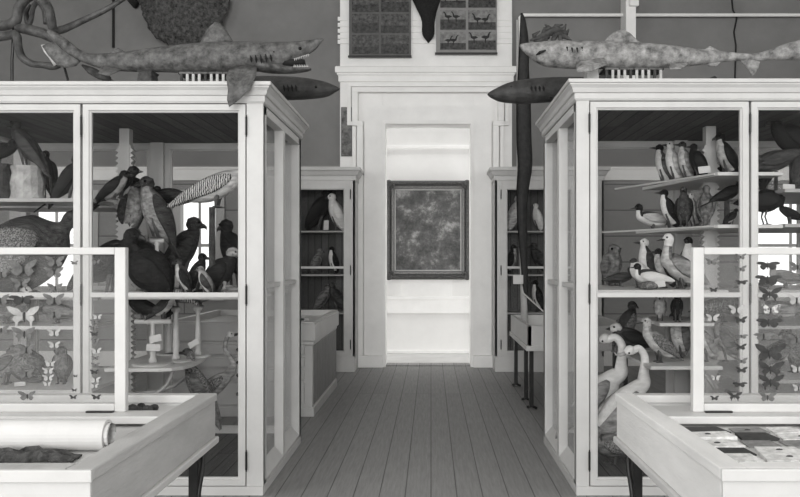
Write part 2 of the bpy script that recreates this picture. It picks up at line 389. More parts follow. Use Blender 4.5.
# pipe, column and cracks of the far wall on the right
pipe = MB(); zp = ZW(15, 10.7)
pipe.tube([(XW(520, 10.7), 10.7, .0), (XW(520, 10.7), 10.7, zp - .03), (XW(521.5, 10.7), 10.7, zp), (XR, 10.7, zp)], .022, 10)
struct(pipe.build('trim_13', 'surround'))
struct(MB().box(XW(626, 10.5), XW(636, 10.5), 10.5, YF, 3.55, ZC).box(XW(630, 10.45), XW(639, 10.45), 10.45, 10.5, 4.75, 5.2).build('trim_14', 'surround', bevel=.005))
struct(MB().box(XW(112, 10.77), XW(114, 10.77), 10.77, YF, ZW(48, YF), ZC).build('trim_15', M['iron']))
struct(MB().tube([P(730, -20, 10.79), P(733, 10, 10.79), P(737, 18, 10.79), P(734, 32, 10.79), P(736, 45, 10.79), P(735, 80, 10.79)], .012, 5).build('trim_16', M['iron']))
# small framed print on the left of the surround
t = thing('framed_print', 'small narrow print hung on the left edge of the white doorway surround', 'print', P(346, 155, 10.66))
x0, x1, z0, z1 = XW(341, 10.68), XW(352, 10.68), ZW(156, 10.68), ZW(107, 10.68)
MB().box(x0, x1, 10.69, Y1 - .002, z0, z1).build('backing', 'board', t)
MB().box(x0 + .01, x1 - .01, 10.683, 10.69, z0 + .01, z1 - .01).build('picture', mat('print_tone', .16, .9, 9, .6), t)

# ------------------------------------------------------------------ photo boards and hanging hide
def photo_board(label, x0, x1, pb, cols, rows, m, sil):
    Yb = 10.66
    t = thing('photo_board', label, 'photo board', (XW((x0 + x1) / 2, Yb), Yb, ZW(pb, Yb)), 0, None)
    MB().box(XW(x0, Yb), XW(x1, Yb), Yb, Yb + .03, ZW(pb, Yb), ZC - .35).build('mount', m, t, bevel=.003)
    MB().box(XW(x0 - 1, Yb - .03), XW(x1 + .5, Yb - .03), Yb - .03, Yb + .03, ZW(pb + 1.5, Yb), ZW(pb, Yb)).build('bottom_ledge', 'iron', t)
    for ri, (ya, yb) in enumerate(rows):
        for ci, (xa, xb) in enumerate(cols):
            b = MB(); a0, a1, c0, c1 = XW(xa, Yb), XW(xb, Yb), ZW(yb, Yb), ZW(ya, Yb)
            b.box(a0, a1, Yb - .006, Yb, c0, c1)
            hz = c0 + (c1 - c0) * (.38 + .14 * ((ri + ci) % 2))
            b.box(a0 + .004, a1 - .004, Yb - .009, Yb - .006, c0 + .004, hz, 1)
            for q in range(sil):
                cx = a0 + (a1 - a0) * (.18 + .64 * (q + random.random() * .6) / max(1, sil)); sc = .05 + .03 * random.random(); zz = hz + sc * .6
                pts = [(cx - sc * .9, zz), (cx - sc * .3, zz + .3 * sc), (cx + .3 * sc, zz + .25 * sc), (cx + .6 * sc, zz + .9 * sc), (cx + .9 * sc, zz + 1.1 * sc), (cx + 1.1 * sc, zz + .9 * sc), (cx + .8 * sc, zz + .8 * sc), (cx + .6 * sc, zz - .1 * sc), (cx + .1 * sc, zz - .35 * sc), (cx, zz - 1.1 * sc), (cx - .15 * sc, zz - 1.1 * sc), (cx - .15 * sc, zz - .3 * sc)]
                if random.random() < .5: pts = [(2 * cx - u, v) for u, v in pts][::-1]
                n = len(pts)
                b.add([(min(max(u, a0), a1), Yb - .0095, min(v, c1)) for u, v in pts], [tuple(range(n))], 2)
            b.build('photograph', [mat('photo_sky', .20 if sil else .075, .5 if sil else .95, 14 if sil else 20, .5), mat('photo_ground', .045, .95, 24, .5), mat('photo_dark', .012, .4, 30, .5)], t, fix=False)
photo_board('dark mounted board of blurry animal photographs above the doorway on its left', 349, 411, 56, [(352, 379), (381, 409)], [(-48, -30), (-28, -9), (-7, 12), (14, 33), (35, 54)], 'board', 0)
photo_board('pale mounted board of bird photographs above the doorway on its right', 436, 497, 53, [(440, 466), (468, 496)], [(-52, -34), (-32, -12), (-11, 8), (10, 30), (32, 50)], 'board_pale', 2)
hp = [(404, -30), (409, -8), (413, 2), (418, 12), (423, 22), (421, 31), (423, 38), (427, 41), (428, 45), (430, 41), (434, 38), (435, 31), (434, 22), (437, 12), (440, 2), (444, -8), (450, -30)]
hide = MB().plate([P(a, b, 10.665) for a, b in hp], .10, .02, .7).build('animal_hide', 'pelt', smooth=True, sub=1)
tag(hide, 'dark furry hide hanging snout down between the two photo boards', 'hide')

# ------------------------------------------------------------------ painting in the gallery
yp = YG - .14
t = thing('framed_painting', 'large murky painting in a heavy carved frame seen through the doorway', 'painting', (XW(428, yp), yp, ZW(280, yp)))
x0, x1, z0, z1 = XW(386, yp), XW(470, yp), ZW(279.5, yp), ZW(180.5, yp)
MB().picframe(x0, x1, z0, z1, [(0, yp + .11), (0, yp + .01), (.02, yp - .02), (.045, yp - .03), (.07, yp - .0), (.075, yp + .03), (.075, yp + .11)]).build('outer_frame', 'frame_dark', t)
MB().picframe(x0, x1, z0, z1, [(.075, yp + .1), (.075, yp + .005), (.09, yp - .01), (.115, yp + .01), (.125, yp + .04), (.125, yp + .1)]).build('inner_frame', 'frame_mid', t)
MB().picframe(x0, x1, z0, z1, [(.125, yp + .1), (.125, yp + .03), (.135, yp + .02), (.145, yp + .05), (.145, yp + .1)]).build('slip', 'frame_light', t)
for i, (sx, sz) in enumerate(((0, 0), (1, 0), (0, 1), (1, 1))):
    cxx = x0 + .045 if not sx else x1 - .045; czz = z0 + .045 if not sz else z1 - .045
    b = MB().ball((cxx, yp - .02, czz), .055, 12, 0, (1, .4, 1))
    for q in range(5):
        an = R((0 if not sx else 180) + (0) + (1 if sz == 0 else -1) * (1 if not sx else -1) * 22.5 * q)
        b.ball((cxx + .075 * math.cos(an), yp - .015, czz + .075 * math.sin(an)), .026, 8, 0, (1, .4, 1))
    b.build('corner_ornament', 'frame_dark', t, smooth=True)
cm = bpy.data.materials.new('murky_canvas'); cm.use_nodes = True
N, L = cm.node_tree.nodes, cm.node_tree.links; bs = N['Principled BSDF']; bs.inputs['Roughness'].default_value = .5
tc = N.new('ShaderNodeTexCoord'); n1 = N.new('ShaderNodeTexNoise'); n1.inputs['Scale'].default_value = 3.2; n1.inputs['Detail'].default_value = 12; n1.inputs['Roughness'].default_value = .78; n1.inputs['Distortion'].default_value = .15
L.new(tc.outputs['Object'], n1.inputs['Vector']); rp = N.new('ShaderNodeValToRGB'); e = rp.color_ramp.elements
e[0].position = .40; e[0].color = g(.02); e[1].position = .63; e[1].color = g(.36); q = e.new(.52); q.color = g(.09)
L.new(n1.outputs['Fac'], rp.inputs['Fac']); L.new(rp.outputs['Color'], bs.inputs['Base Color'])
MB().box(x0 + .14, x1 - .14, yp + .06, yp + .075, z0 + .14, z1 - .14).build('canvas', cm, t)
MB().box(x0 + .02, x1 - .02, yp + .10, YG, z0 + .02, z1 - .02).build('stretcher', 'grey_wood', t)

# ------------------------------------------------------------------ glazed cabinets
def door(parent, x0, x1, y0, z0, z1, mid, hinge=None, th=.035, stile=.047, name='door'):
    """glazed door in an XZ plane, front at y0"""
    d = MB().picframe(x0, x1, z0, z1, [(0, y0 + th), (0, y0), (stile - .012, y0), (stile - .009, y0 + .008), (stile, y0 + .014), (stile, y0 + th)])
    for mz in mid: d.box(x0 + stile - .004, x1 - stile + .004, y0 + .006, y0 + th - .004, mz - .014, mz + .014)
    d = d.build(name, 'white', parent)
    MB().box(x0 + stile - .006, x1 - stile + .006, y0 + .016, y0 + .019, z0 + stile - .006, z1 - stile + .006).build('glass_pane', 'glass', d)
    if hinge:
        for hz in (z0 + .15, (z0 + z1) / 2, z1 - .13):
            MB().tube([(hinge, y0 - .005, hz - .055), (hinge, y0 - .005, hz + .055)], .0065, 8).tube([(hinge, y0 - .005, hz - .065), (hinge, y0 - .005, hz + .065)], .004, 6).build('hinge', 'iron', d)
    return d
def side_frame(parent, x, sgn, y0, y1, z0, z1, mid, stile=.05, th=.06):
    """glazed fixed side panel in a YZ plane; outer face at x"""
    xi = x - sgn * th; d = MB(); a, b = min(x, xi), max(x, xi)
    d.box(a, b, y0, y0 + .022, z0, z1).box(a, b, y1 - stile, y1, z0, z1)
    d.box(a, b, y0 + .022, y1 - stile, z1 - .05, z1)
    w0, w1 = y0 + .022, y1 - stile
    d.add([(x, w0, z0), (xi, w0, z0), (xi, w1, z0), (x, w1, z0), (x, w0, z0 + .02), (xi, w0, z0 + .09), (xi, w1, z0 + .09), (x, w1, z0 + .02)],
          [(0, 1, 2, 3), (4, 5, 6, 7), (0, 4, 7, 3), (1, 5, 6, 2), (0, 1, 5, 4), (3, 2, 6, 7)])
    for mz in mid: d.box(xi, xi + sgn * .04, w0, w1, mz - .012, mz + .016)
    d = d.build('side_panel', 'white', parent)
    MB().box(min(xi, xi + sgn * .004) , max(xi, xi + sgn * .004), y0 + .02, y1 - stile + .004, z0 + .03, z1 - .046).build('glass_pane', 'glass', d)
    return d
def big_cabinet(label, xa, xb, aisle, zt, pw, cat='display cabinet'):
    """aisle = +1 when the side facing the aisle is at xb"""
    y0, y1 = 4.79, 6.19; pz = .055
    t = thing('display_cabinet', label, cat, ((xa + xb) / 2, (y0 + y1) / 2, 0))
    MB().box(xa, xb, y0, y1, 0, pz).build('plinth', 'white', t, bevel=.004)
    MB().rings(xa, xb, y0, y1, [(-.02, zt - .012), (.004, zt - .012), (.012, zt), (.012, zt + .03), (.022, zt + .035), (.03, zt + .06), (.045, zt + .078), (.045, zt + .084), (.055, zt + .088), (.055, zt + .108), (.04, zt + .112), (-.05, zt + .112)]).build('cornice', 'white', t)
    f = MB(); r_ = MB()
    for px_ in (xa, xb - pw):
        f.box(px_, px_ + pw, y0, y0 + pw, pz, zt); r_.box(px_, px_ + pw, y1 - pw, y1, pz, zt)
    xm = (xa + xb) / 2
    f.box(xa + pw, xb - pw, y0 + .036, y0 + .06, zt - .045, zt).box(xa + pw, xb - pw, y0 + .036, y0 + .06, pz, pz + .02).box(xm - .03, xm + .03, y0 + .036, y0 + .06, pz, zt)
    f.build('front_frame', 'white', t, bevel=.003)
    r_.box(xa + pw, xb - pw, y1 - .05, y1 - .004, zt - .06, zt).box(xa + pw, xb - pw, y1 - .05, y1 - .004, pz, pz + .04).box(xm - .05, xm + .05, y1 - .09, y1, pz, zt)
    r_.build('rear_frame', 'white', t, bevel=.003)
    MB().box(xa + .03, xb - .03, y0 + .05, y1 - .05, zt - .05, zt - .03).build('top_board', 'dark_wood', t)
    MB().box(xa + .04, xb - .04, y0 + .04, y1 - .04, pz, pz + .03).build('bottom_board', 'dark_wood', t)
    z0, z1 = pz + .006, zt - .018
    door(t, xa + pw + .006, xm - .008, y0 - .002, z0, z1, (1.203,), xm if aisle > 0 else xa + pw)
    door(t, xm + .008, xb - pw - .006, y0 - .002, z0, z1, (1.203,), xb - pw if aisle > 0 else xm)
    door(t, xa + pw, xm - .05, y1 - .04, z0 + .03, z1 - .04, (1.2,), name='rear_door'); door(t, xm + .05, xb - pw, y1 - .04, z0 + .03, z1 - .04, (1.2,), name='rear_door')
    ym = (y0 + y1) / 2
    for x, sg in ((xa, -1), (xb, 1)):
        side_frame(t, x, sg, y0 + .022, ym, z0, z1, (1.25,)); side_frame(t, x, sg, ym, y1 - .01, z0, z1, (1.25,))
    cp = MB().box(xm - .035, xm + .035, ym - .035, ym + .035, pz + .03, zt - .05)
    cp = cp.build('centre_post', 'white', t, bevel=.004)
    for sg in (-1, 1):
        st = MB().box(xm + sg * .035, xm + sg * .043, ym - .03, ym + .03, .3, 2.2)
        z = .35
        while z < 2.18:
            st.add([(xm + sg * .043, ym - .03, z), (xm + sg * .062, ym - .03, z + .012), (xm + sg * .043, ym - .03, z + .03), (xm + sg * .043, ym + .03, z), (xm + sg * .062, ym + .03, z + .012), (xm + sg * .043, ym + .03, z + .03)],
                   [(0, 1, 2), (5, 4, 3), (0, 3, 4, 1), (1, 4, 5, 2), (2, 5, 3, 0)]); z += .036
        st.build('notched_strip', 'white', cp)
    return t
LX0, LX1, RX0, RX1 = -3.18, -1.005, .870, 2.95
cabL = big_cabinet('large white glazed cabinet of stuffed birds on the left of the aisle', LX0, LX1, 1, 2.362, .1)
cabR = big_cabinet('large white glazed cabinet of stuffed birds on the right of the aisle', RX0, RX1, -1, 2.378, .078)
def shelf(parent, poly, z, m='shelf', th=.022):
    return MB().prism(poly, z - th, z).build('shelf', m, parent, bevel=.002)
xm = (LX0 + LX1) / 2
bx = lambda a, b, c, d: [(a, c), (b, c), (b, d), (a, d)]
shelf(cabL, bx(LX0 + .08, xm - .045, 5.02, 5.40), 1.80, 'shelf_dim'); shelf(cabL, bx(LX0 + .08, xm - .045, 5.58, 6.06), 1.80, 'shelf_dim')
shelf(cabL, bx(LX0 + .08, xm - .05, 4.95, 6.06), 1.19)
shelf(cabL, bx(xm + .05, LX1 - .08, 4.95, 6.06), 1.19)
shelf(cabL, bx(LX0 + .08, xm - .05, 5.0, 5.42), 1.0); shelf(cabL, bx(LX0 + .08, xm - .05, 5.0, 6.06), .60)
oval = [(xm + .05, 5.0), (-1.70, 5.0), (-1.63, 5.03), (-1.58, 5.1), (-1.555, 5.22), (-1.56, 5.45), (-1.60, 5.75), (-1.68, 6.06), (xm + .05, 6.06)]
shelf(cabL, oval, .735, 'shelf')
br = MB()
for dy in (5.1, 5.5): br.tube([(-1.64, dy, .71), (-1.68, dy, .62), (-1.76, dy, .55), (-1.88, dy, .51), (-2.05, dy, .50)], .012, 8)
br.build('shelf_bracket', 'shelf_dim', cabL, smooth=True)
# corner shelves of the right cabinet
xr = (RX0 + RX1) / 2
shelf(cabR, [(1.80, 5.02), (xr + .3, 5.02), (xr + .3, 6.06), (1.60, 6.06)], 1.965)
shelf(cabR, [(1.80, 5.02), (xr + .3, 5.02), (xr + .3, 6.06), (1.55, 6.06)], 1.635)
for zz, xe_ in ((1.955, 1.40), (1.625, 1.30)): MB().tube([(1.79, 5.05, zz), (xe_, 6.08, zz)], .007, 8).build('shelf_wire', 'shelf', cabR)
shelf(cabR, bx(RX0 + .09, xr - .05, 5.0, 6.06), 1.225)
shelf(cabR, bx(1.50, xr - .05, 5.25, 5.9), 1.0, 'shelf'); shelf(cabR, bx(1.40, xr - .05, 5.1, 6.0), .735)
br = MB().tube([(1.75, 5.2, .71), (1.84, 5.25, .60), (1.92, 5.3, .5)], .012, 8); br.build('shelf_bracket', 'shelf_dim', cabR, smooth=True)
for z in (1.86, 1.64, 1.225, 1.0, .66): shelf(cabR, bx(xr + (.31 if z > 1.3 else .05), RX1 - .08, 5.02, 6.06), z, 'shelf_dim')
# rear cabinets on the far wall
def rear_cabinet(label, xa, xb, dxa, dxb, hinge):
    y0, y1 = 10.18, 10.66; zt = 2.44
    t = thing('narrow_cabinet', label, 'display cabinet', ((xa + xb) / 2, (y0 + y1) / 2, 0))
    MB().box(xa, xb, y0, y1, 0, .2).build('plinth', 'white', t, bevel=.004)
    MB().rings(xa, xb, y0, y1, [(0, zt), (.01, zt), (.01, zt + .05), (.03, zt + .07), (.05, zt + .11), (.07, zt + .125), (.07, zt + .16), (0, zt + .17)]).build('cornice', 'white', t)
    f = MB().box(xa, dxa, y0, y0 + .05, .2, zt).box(dxb, xb, y0, y0 + .05, .2, zt).box(dxa, dxb, y0, y0 + .05, zt - .05, zt)
    f.box(xa, xa + .03, y0, y1, .2, zt).box(xb - .03, xb, y0, y1, .2, zt).build('frame', 'white', t, bevel=.003)
    MB().box(xa + .03, xb - .03, y1 - .03, y1, .2, zt).box(xa + .03, xb - .03, y0 + .05, y1, zt - .04, zt).build('back_board', 'dark_wood', t)
    door(t, dxa, dxb, y0 - .004, .2, zt - .05, (1.33,), hinge, stile=.07)
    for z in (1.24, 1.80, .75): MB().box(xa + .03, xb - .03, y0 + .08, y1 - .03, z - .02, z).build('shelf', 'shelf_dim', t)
    return t
rc1 = rear_cabinet('white glazed wall cabinet left of the doorway with a dark interior', -2.3, XW(355, 10.18), -1.9, XW(349, 10.18), XW(350.5, 10.18))
rc2 = rear_cabinet('white glazed wall cabinet right of the doorway behind the small table', XW(495, 10.18), 2.2, XW(502, 10.18), 1.85, XW(501, 10.18))

# ------------------------------------------------------------------ low chest and small table
t = thing('low_cabinet', 'low white drawer cabinet standing behind the left glazed cabinet', 'cabinet', (-1.7, 8.13, 0))
xa, xb, y0, y1 = -2.4, -1.075, 7.25, 9.03
b = MB().box(xa, xb, y0, y1, .08, .66); b.build('body', 'white', t, bevel=.004)
MB().box(xa - .01, xb + .015, y0 - .015, y1, 0, .085).build('plinth', 'white', t, bevel=.004)
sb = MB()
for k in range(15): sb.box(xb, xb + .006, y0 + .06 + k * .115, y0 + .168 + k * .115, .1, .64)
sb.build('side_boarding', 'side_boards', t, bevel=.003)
tp = MB().rings(xa, xb, y0, y1, [(0, .64), (.012, .655), (.012, .68), (.03, .69), (.03, .84), (.02, .845), (.02, .86), (-.03, .86), (-.03, .80)])
tp.build('tray_top', 'white', t)
z = .11
for k, hgt in enumerate((.20, .09, .09, .09)):
    d = MB().box(xa + .04, xb - .07, y0 - .03, y0, z, z + hgt).build('drawer', 'white', t, bevel=.006); z += hgt + .025
    MB().ball(((xa + xb) / 2, y0 - .045, z - hgt / 2 - .025), .018, 10).build('knob', 'iron', d, smooth=True)
tag(MB().box(-1.20, -1.16, 7.34, 7.40, .80, .90).box(-1.2, -1.12, 7.34, 7.40, .86, .885).build('wooden_stop', 'white', bevel=.003), 'small white wooden stop on the low drawer cabinet corner', 'block')
t = thing('small_table_case', 'small white table case on thin dark legs right of the doorway', 'display table', (1.35, 8.3, 0))
xa, xb, y0, y1, z0, z1 = .905, 1.9, 7.5, 9.1, .585, .80
MB().box(xa, xb, y0, y1, z0, z0 + .02).build('tray_floor', 'white', t)
c = MB().box(xa, xa + .04, y0, y1, z0, z1).box(xb - .04, xb, y0, y1, z0, z1).box(xa, xb, y0, y0 + .04, z0, z1).box(xa, xb, y1 - .04, y1, z0, z1)
c.build('case_sides', 'white', t, bevel=.004)
MB().box(xa - .012, xb + .012, y0 - .012, y1, z0 - .02, z0 + .03).build('base_moulding', 'white', t, bevel=.004)
for lx in (xa + .05, xb - .05):
    for ly in (y0 + .12, y0 + .55, y1 - .1):
        l = MB().box(lx - .02, lx + .02, ly - .02, ly + .02, .02, z0 - .02)
        l.tube([(lx, ly, .03), (lx + .05, ly - .03, .012)], .014, 6).tube([(lx, ly, .03), (lx - .03, ly + .05, .012)], .014, 6)
        l.build('leg', 'iron', t)
MB().tube([P(522, 288, 8.2), P(523, 293, 8.2), P(545, 313, 7.9)], .008, 8).build('prop_rod', 'white', t)
# tall strap on a pole
Yp = 8.4
t = thing('tall_specimen', 'tall dark tapering strap of dried hide propped on a white pole above the small table', 'specimen', P(525, 336.5, Yp))
sp = [(521.5, 13, 1), (523, 22, 3), (524, 45, 5.0), (523.5, 70, 5.6), (523.5, 100, 7.2), (524, 140, 7.6), (525, 165, 7.4), (522.5, 190, 6.2), (522, 215, 5.2), (523, 240, 4.6), (524, 262, 3.6), (525.5, 285, 3.0), (526.5, 297, 1)]
q = cr(sp, 4)
MB().tube([P(a, b, Yp) for a, b, c in q], 0, 8, flat=[(c * Yp / F, c * .4 * Yp / F) for a, b, c in q], up=(0, 1, 0)).build('strap', 'strap', t, smooth=True)
MB().tube([P(517.5, 20, Yp + .09), P(518, 200, Yp + .09), P(522.5, 262, Yp + .08), P(525, 336.5, Yp + .08)], [.014, .014, .03, .04], 8).build('pole', 'white', t, smooth=True)
MB().box(XW(513, Yp), XW(523, Yp), Yp - .02, Yp - .012, ZW(284, Yp), ZW(275, Yp)).build('tag', 'card', t)
# ------------------------------------------------------------------ front display tables with raised lids
ZT = 0.90
def table(label, side, xe, y0, y1, xfar, wood):
    """side=-1: left table, aisle edge at xe on its right; side=+1: mirrored"""
    t = thing('display_table', label, 'display table', ((xe + xfar) / 2, (y0 + y1) / 2, 0))
    a = lambda d: xe + side * d                      # distance from the aisle edge
    zb = ZT - .165
    MB().box(a(0), a(.035), y0 + .012, y1, zb, ZT - .03).build('side_board', wood, t, bevel=.003)
    MB().box(xfar, xfar - side * .035, y0 + .012, y1, zb, ZT - .03).build('side_board', wood, t, bevel=.003)
    MB().box(a(0), xfar, y0, y0 + .012, zb, ZT - .03).build('front_board', 'white', t, bevel=.003)
    MB().box(a(.035), xfar - side * .035, y1 - .04, y1 - .002, zb, ZT - .03).build('back_board', 'white', t, bevel=.003)
    MB().box(a(-.006), a(.062), y0 + .002, y1 + .004, ZT - .03, ZT).build('side_rim', wood, t, bevel=.004)
    MB().box(xfar + side * .006, xfar - side * .06, y0 + .002, y1 + .004, ZT - .03, ZT).build('side_rim', wood, t, bevel=.004)
    MB().box(a(-.006), xfar, y0 - .010, y0 + .002, ZT - .031, ZT).build('front_cap', 'white', t, bevel=.003)
    MB().box(a(.062), xfar, y0 + .002, y0 + .065, ZT - .03, ZT).build('front_rim', wood, t, bevel=.004)
    MB().box(a(.062), xfar, y1 - .05, y1 + .004, ZT - .03, ZT).build('back_rim', 'white', t, bevel=.004)
    MB().box(a(.062), xfar, 2.61, 2.72, ZT - .03, ZT - .004).build('cross_bar', 'white', t, bevel=.004)
    MB().box(a(.036), a(.05), y0 + .05, y1 - .05, zb + .02, ZT - .0305).build('side_lining', 'white', t)
    MB().box(a(.036), xfar - side * .036, y0 + .04, y1 - .04, zb, ZT - .04).build('tray_floor', 'white', t)
    MB().box(a(-.012), xfar + side * .012, y0 - .004, y1 + .01, zb - .025, zb).build('base_moulding', 'white', t, bevel=.005)
    for lx in (.05, abs(xfar - xe) - .09):
        for ly in (y0 + .1, y1 - .1):
            X = a(lx); l = MB().box(X - .018, X + .018, ly - .018, ly + .018, 0, zb - .025)
            l = l.build('leg', 'iron', t, bevel=.003)
            dy = -1 if ly > 2.5 else 1
            pts = cr([(X - side * .03, ly + dy * .0, zb - .03), (X - side * .035, ly + dy * .02, zb - .09), (X - side * .028, ly + dy * .05, zb - .2), (X - side * .03, ly + dy * .02, zb - .35), (X - side * .03, ly, .3), (X - side * .03, ly, .0)], 5)
            MB().tube(pts, .009, 8).build('scroll_bracket', 'iron', l, smooth=True)
    # raised lid
    lx = a(.204 if side < 0 else .172); yl = 2.70; zl0, zl1 = ZT - .004, ZW(247.5, yl)
    w = .037; fr = MB(); xo = xfar - side * .1
    fr.box(lx, lx + side * w, yl - .015, yl + .015, zl0, zl1)
    fr.box(xo, xo - side * w, yl - .015, yl + .015, zl0, zl1)
    fr.box(lx + side * w, xo - side * w, yl - .015, yl + .015, zl1 - .024, zl1).box(lx + side * w, xo - side * w, yl - .015, yl + .015, zl0, zl0 + .028)
    lid = fr.build('lid', 'white', t, bevel=.003)
    MB().box(lx + side * w, xo - side * w, yl + .008, yl + .011, zl0 + .028, zl1 - .024).build('glass_pane', 'lid_glass', lid)
    MB().box(lx + side * w, lx - side * .0 + side * (w + .09), yl - .03, yl - .018, zl0 - .002, zl0 + .006).build('hinge', 'iron', lid)
    return t
TL, TR = -.822, .708
tl = table('white table case with grey side boards and raised glass lid, left of the aisle', -1, TL, 1.93, 3.05, -2.5, 'grey_wood')
tr = table('white table case with pale side boards and raised glass lid, right of the aisle', 1, TR, 1.94, 3.05, 2.4, 'pale_grey_wood')
# things in the left tray
zf = ZT - .04
r = MB(); rr = .044; pr = []
yc = 2.29; zc = zf + rr + .001
r.lathe([(rr, -2.35), (rr, -1.10), (rr * 1.02, -1.08), (rr * .98, -1.02), (rr, -.925), (rr * .8, -.925), (rr * .8, -2.35)], 28, (0, yc, zc), 0, 'X')
sp = [(( -.955), yc + .036 * math.cos(u) * (1 - u * .03), zc + .036 * math.sin(u) * (1 - u * .03)) for u in [k * .4 for k in range(30)]]
v = [(-.96, p[1], p[2]) for p in sp] + [(-.915, p[1], p[2]) for p in sp]
r.add(v, [(k, k + 1, 31 + k, 30 + k) for k in range(29)])
tag(r.build('paper_roll', 'roll', smooth=False), 'long roll of white paper lying in the left table case', 'paper roll')
b = MB(); n1, n2 = 40, 7; vs = []
for i in range(n1):
    for j in range(n2):
        e = min(i, n1 - 1 - i, 3) / 3 * min(j, n2 - 1 - j, 1)
        vs.append((-1.9 + i * .024 + random.uniform(-.006, .006), 2.145 + j * .012 + random.uniform(-.006, .006), zf + .002 + e * random.uniform(.008, .026)))
b.add(vs, [(i * n2 + j, i * n2 + j + 1, (i + 1) * n2 + j + 1, (i + 1) * n2 + j) for i in range(n1 - 1) for j in range(n2 - 1)])
o = b.build('dried_plant_matter', mat('dried_matter', .05, .9, 40, .9, .5, 120)); sol = o.modifiers.new('Solidify', 'SOLIDIFY'); sol.thickness = .006
tag(o, 'dark crumbly strip of dried matter in front of the paper roll', 'specimen', None, 'stuff')
for k, (px, py, sc) in enumerate(((134, 404, .7), (142, 407, .55), (151, 405, .6))):
    Y = 2.87; m = MB()
    for q in range(5): m.ball((XW(px, Y) + random.uniform(-.02, .02), Y + random.uniform(-.03, .03), zf + .022 * sc), .024 * sc, 8, 0, (1, 1.2, .9))
    tag(m.build('shell_specimen', 'char', smooth=True), ['dark lump nearest the lid post in the back tray of the left table case', 'small dark lump, middle of three in the back tray of the left table case', 'dark lump nearest the aisle in the back tray of the left table case'][k], 'specimen', 'lumps in the back tray of the left table case')
# cards of the right tray
ords = ['first', 'second', 'third', 'fourth', 'fifth', 'sixth']
rowsn = ['front', 'second', 'third', 'fourth', 'back']
tones = {0: ('dark', .035), 1: ('grey', .2), 2: ('pale', .6)}
CM = [mat('card_tone_%d' % k, tones[k][1], .35, 40, .7, .2, 90) for k in range(3)]
pat = [[0, 2, 2, 2, 1], [2, 1, 1, 2, 1], [0, 2, 1, 0, 2], [2, 0, 2, 1, 2], [0, 1, 2, 0, 2]]
pat = [[2, 2, 1, 2, 2], [0, 2, 2, 1, 2], [2, 1, 1, 2, 1], [2, 0, 2, 1, 2], [0, 1, 2, 0, 2]]
for ri in range(5):
    x = .785 + .004 * ri; yy = 2.125 + ri * .094
    for ci in range(5):
        wd = (.105, .13, .12, .14, .12)[(ci + ri * 2) % 5]; d = .082 + .01 * random.random(); k = pat[ri][ci]
        an = R(random.uniform(-7, 7)); cx, cy = x + wd / 2, yy + .045
        b = MB(); th = random.uniform(.004, .012)
        po = [(-wd / 2 * .92, -d / 2), (wd / 2 * .96, -d / 2 * random.uniform(.7, 1)), (wd / 2 * random.uniform(.8, .96), d / 2), (-wd / 2 * random.uniform(.75, .9), d / 2 * random.uniform(.8, 1))]
        b.prism([(cx + u * math.cos(an) - v2 * math.sin(an), cy + u * math.sin(an) + v2 * math.cos(an)) for u, v2 in po], zf + .001, zf + .001 + th)
        if random.random() < .7 and k != 0:
            mm = (cx + random.uniform(-.02, .02), cy, zf + th)
            b.ball(mm, .008, 8, 1, (1.4, .8, .6))
        o = b.build('specimen_card', [CM[k], M['char']])
        tag(o, '%s card, %s from the aisle in the %s row, right table case' % (tones[k][0], ords[ci], rowsn[ri]), 'card', 'specimen cards in the right table case')
        x += wd + .006

# ------------------------------------------------------------------ butterflies under the raised lids
BM = {'dark': mat('wing_dark', .03, .6, 60, .7), 'mid': mat('wing_mid', .10, .5, 60, .7), 'pale': mat('wing_pale', .30, .3, 50, .7)}
BM['ringed'] = feather('wing_ringed', .08, .5, 'fleck', 120)
def wing_pts(kind, sg):
    fore = [(0, .05), (.18, .34), (.42, .46), (.5, .44), (.44, .24), (.3, .06), (.06, -.02)]
    hind = [(.02, .0), (.3, .04), (.38, -.12), (.28, -.3), (.2, -.34), (.1, -.26), (.03, -.1)]
    if kind == 'bat': fore = [(0, .08), (.2, .22), (.42, .24), (.55, .14), (.5, .06), (.36, .02), (.06, -.03)]
    if kind == 'tail': hind = [(.02, 0), (.28, .02), (.34, -.14), (.26, -.26), (.25, -.44), (.2, -.46), (.17, -.27), (.05, -.12)]
    return [[(sg * u, v) for u, v in pl] for pl in (fore, hind)]
protos = {}
def butterfly(px, py, wpx, tone, kind, label, grp):
    Y = 2.69; s = wpx * Y / F
    key = (tone, kind, round(wpx))
    loc = P(px, py, Y)
    if key in protos:
        src = protos[key]; r_ = src.copy(); C.objects.link(r_); r_.location = loc
        for ch in src.children:
            c = ch.copy(); C.objects.link(c); c.parent = r_
        tag(r_, label, 'butterfly', grp); return
    t = thing('butterfly', label, 'butterfly', loc, 0, grp); protos[key] = t
    for sg in (-1, 1):
        for nm, pl in zip(('forewing', 'hindwing'), wing_pts(kind, sg)):
            MB().plate([(u * s, -.004 - abs(u) * s * .18, v * s * .66) for u, v in pl], .0016, .0006, .7).build(nm, BM[tone], t, local=True)
    MB().tube([(0, -.004, .12 * s), (0, -.006, .05 * s), (0, -.006, -.05 * s), (0, -.004, -.18 * s)], [.02 * s, .045 * s, .04 * s, .012 * s], 6).build('body', BM['dark'], t, smooth=True, local=True)
GL, GR = 'butterflies in the lid of the left table case', 'butterflies in the lid of the right table case'
num = ['topmost', 'second', 'third', 'fourth', 'fifth', 'sixth', 'seventh', 'eighth', 'ninth', 'tenth', 'eleventh', 'twelfth', 'thirteenth', 'fourteenth']
